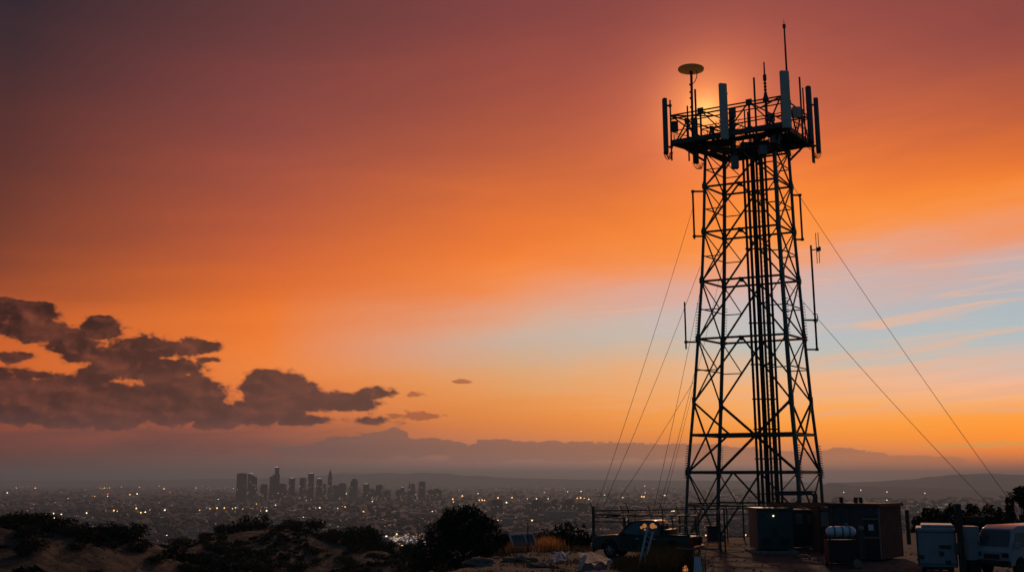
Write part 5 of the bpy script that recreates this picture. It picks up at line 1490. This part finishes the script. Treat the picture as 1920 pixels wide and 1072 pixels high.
def plank(label, a, c, w_, th=.04, m_='board', name="broken_board", group=None, cat="board"):
    mb = MB(); mb.beam(a, c, th, w_)
    a, c = V(a), V(c); mb = MB(); t_ = (c - a).normalized(); x = t_.cross(V((0, -1, .3))).normalized(); y = t_.cross(x).normalized()
    vs = [p + x * u * w_ / 2 + y * v * th / 2 for p in (a, c) for u, v in ((-1, -1), (1, -1), (1, 1), (-1, 1))]
    mb.add(vs, [(3, 2, 1, 0), (4, 5, 6, 7), (0, 1, 5, 4), (1, 2, 6, 5), (2, 3, 7, 6), (3, 0, 4, 7)])
    o = mb.build(name, M[m_]); return tag(o, label, cat, group)
plank("pale board leaning at the left of the grey tarpaulin", P(1084, 1074, 47.8), P(1098, 1042, 48.4), .16, group=g_)
plank("short pale board lying on the grey tarpaulin's left", P(1085, 1050, 48.6), P(1098, 1041, 49), .10, group=g_)
plank("upper pale board poking out at the grey tarpaulin's right tip", P(1131, 1062, 48.6), P(1139, 1053, 49), .09, group=g_)
plank("lower pale board at the grey tarpaulin's right tip", P(1132, 1067, 48.3), P(1147, 1051, 48.9), .11, group=g_)
plank("lit plank lying level on the weeds below the truck's tail", P(1267, 1026.5, 51), P(1297, 1029, 50.8), .06, .07, group=g_)
plank("reddish plank lying in the weeds under the truck", P(1207, 1056, 49.5), P(1231, 1047, 50), .12, m_='rust', group=g_)
plank("short pale plank in the weeds beside the reddish one", P(1226, 1060, 49.0), P(1233, 1050, 49.6), .05, group=g_)
# leaning ladder (two rails and rungs)
D = 46.5
t = thing("ladder", "blue-grey aluminium ladder leaning before the truck door", "ladder", V((P(1196, 1080, D).x, D, 0)))
la, lb = P(1191, 1092, D - .4), P(1214.5, 985, D + .8)
ra, rb2 = P(1199, 1088, D - .2), P(1224.5, 996, D + .9)
for a, c in ((la, lb), (ra, rb2)):
    mb = MB(); mb.beam(a, c, .075, .05); mb.build("rail", M['alu'], t)
for i in range(10):
    f = .06 + i * .098; mb = MB(); mb.bar(mid(la, lb, f), mid(ra, rb2, f), .03); mb.build("rung", M['alu'], t)
# white corrugated sheet standing at lower middle
D = 44.4
q = [P(1301, 1090, D), P(1320, 1090, D), P(1313, 1043, D + .25), P(1302.5, 1043, D + .25)]
mb = MB(); n = 12
for j, (a, c) in enumerate(((q[0], q[1]), (q[3], q[2]))):
    for i in range(n + 1):
        p = mid(a, c, i / n); mb.v.append(p + V((0, (.05 if i % 4 in (1, 2) else 0), 0)))
mb.f = [(i, i + 1, n + 1 + i + 1, n + 1 + i) for i in range(n)]
o = mb.build("metal_channel", M['tank'], smooth=False); md = o.modifiers.new("thickness", 'SOLIDIFY'); md.thickness = .02
tag(o, "upright white ribbed metal channel at the bottom of the picture", "channel")
# dark stump and glowing marker
a = P(1286, 1078, 45.5)
t = thing("marker_light", "small glowing orange marker light on a dark stake", "marker light", V((a.x, 45.5, 0)))
mb = MB(); mb.tube([(a.x, 45.55, -.1), (a.x, 45.55, .22)], .05, 8); mb.build("stake", M['wood'], t)
z0 = P(1286, 1072, 45.5).z
mb = MB(); mb.lathe((a.x, 45.5, z0 - .15), [(.08, 0), (.13, .05), (.13, .28), (.09, .34), (.05, .42), (.01, .46)], 12); mb.build("lens", M['ember'], t)
mb = MB()
for k_ in range(3): mb.lathe((a.x, 45.5, z0 - .1 + k_ * .14), [(.10, 0), (.145, 0), (.145, .025), (.10, .025)], 12)
mb.build("guard", M['black'], t)
post("wooden_stump", "black stump of a post just left of the white metal channel", "stump", 1292, 1070, 1292, 1028, 47.5, .19, M['wood'])
# utility box past the fence, small and dark
D = 71
q0, q1 = P(1328, 1000, D), P(1346, 1000, D); zt_ = P(1337, 987, D).z; z0 = ground_z((q0.x + q1.x) / 2, D) - .1
t = thing("utility_box", "small dark utility box seen between truck tail and tower leg", "utility box", V(((q0.x + q1.x) / 2, D, z0)))
mb = MB(); mb.rbox(((q0.x + q1.x) / 2, D + .3, (zt_ + z0) / 2), (q1.x - q0.x, .6, zt_ - z0), .03); mb.build("body", M['shelter'], t)
mb = MB(); mb.box(((q0.x + q1.x) / 2, D + .3, zt_ + .04), (q1.x - q0.x + .6, .9, .06)); mb.build("roof", M['rust'], t)
# distant posts by the shed's right
post("fence_stake", "grey post standing right of the rusty shed end, half in haze", "stake", 1703, 1020, 1702, 955, 60, .12, M['steel2'])
# stones and low rocks on the bank
rk = random.Random(4)
for i, (px, py, s, lb) in enumerate(((905, 1058, .9, "rough rock at the left foot of the bank"), (935, 1040, .6, "rough rock midway up the bank's left edge"), (975, 1052, .8, "broad flat rock in the middle of the bank"), (1012, 1062, .6, "rock low on the bank, near the blue tarpaulin"), (1435, 1040, .35, "small flat rock before the green cabinet"), (1505, 1045, .4, "small pale rock in front of the grey-beige cabinet"))):
    p = G(px, py, 0); mb = MB()
    bmx = bmesh.new(); bmesh.ops.create_icosphere(bmx, subdivisions=3, radius=1)
    for v in bmx.verts:
        k = 1 + .45 * noise.fractal(v.co * 1.4 + V((i * 5, 0, 0)), 1, 2, 4)
        v.co = V((v.co.x * k * s, v.co.y * k * s * .8, v.co.z * k * s * .38))
    z = ground_z(p.x, p.y)
    mb.add([v.co + V((p.x, p.y, z)) for v in bmx.verts], [[v.index for v in f.verts] for f in bmx.faces]); bmx.free()
    tag(mb.build("rock", M['rock']), lb, "rock", "rocks on the pad and bank")

# ------------------------------------------------------------------ render settings
sc.view_settings.view_transform = 'Standard'
sc.view_settings.look = 'None'
sc.view_settings.exposure = 0
sc.view_settings.gamma = 1
sc.cycles.max_bounces = 6
sc.cycles.volume_bounces = 0
sc.cycles.use_denoising = True
sc.cycles.sample_clamp_indirect = 4
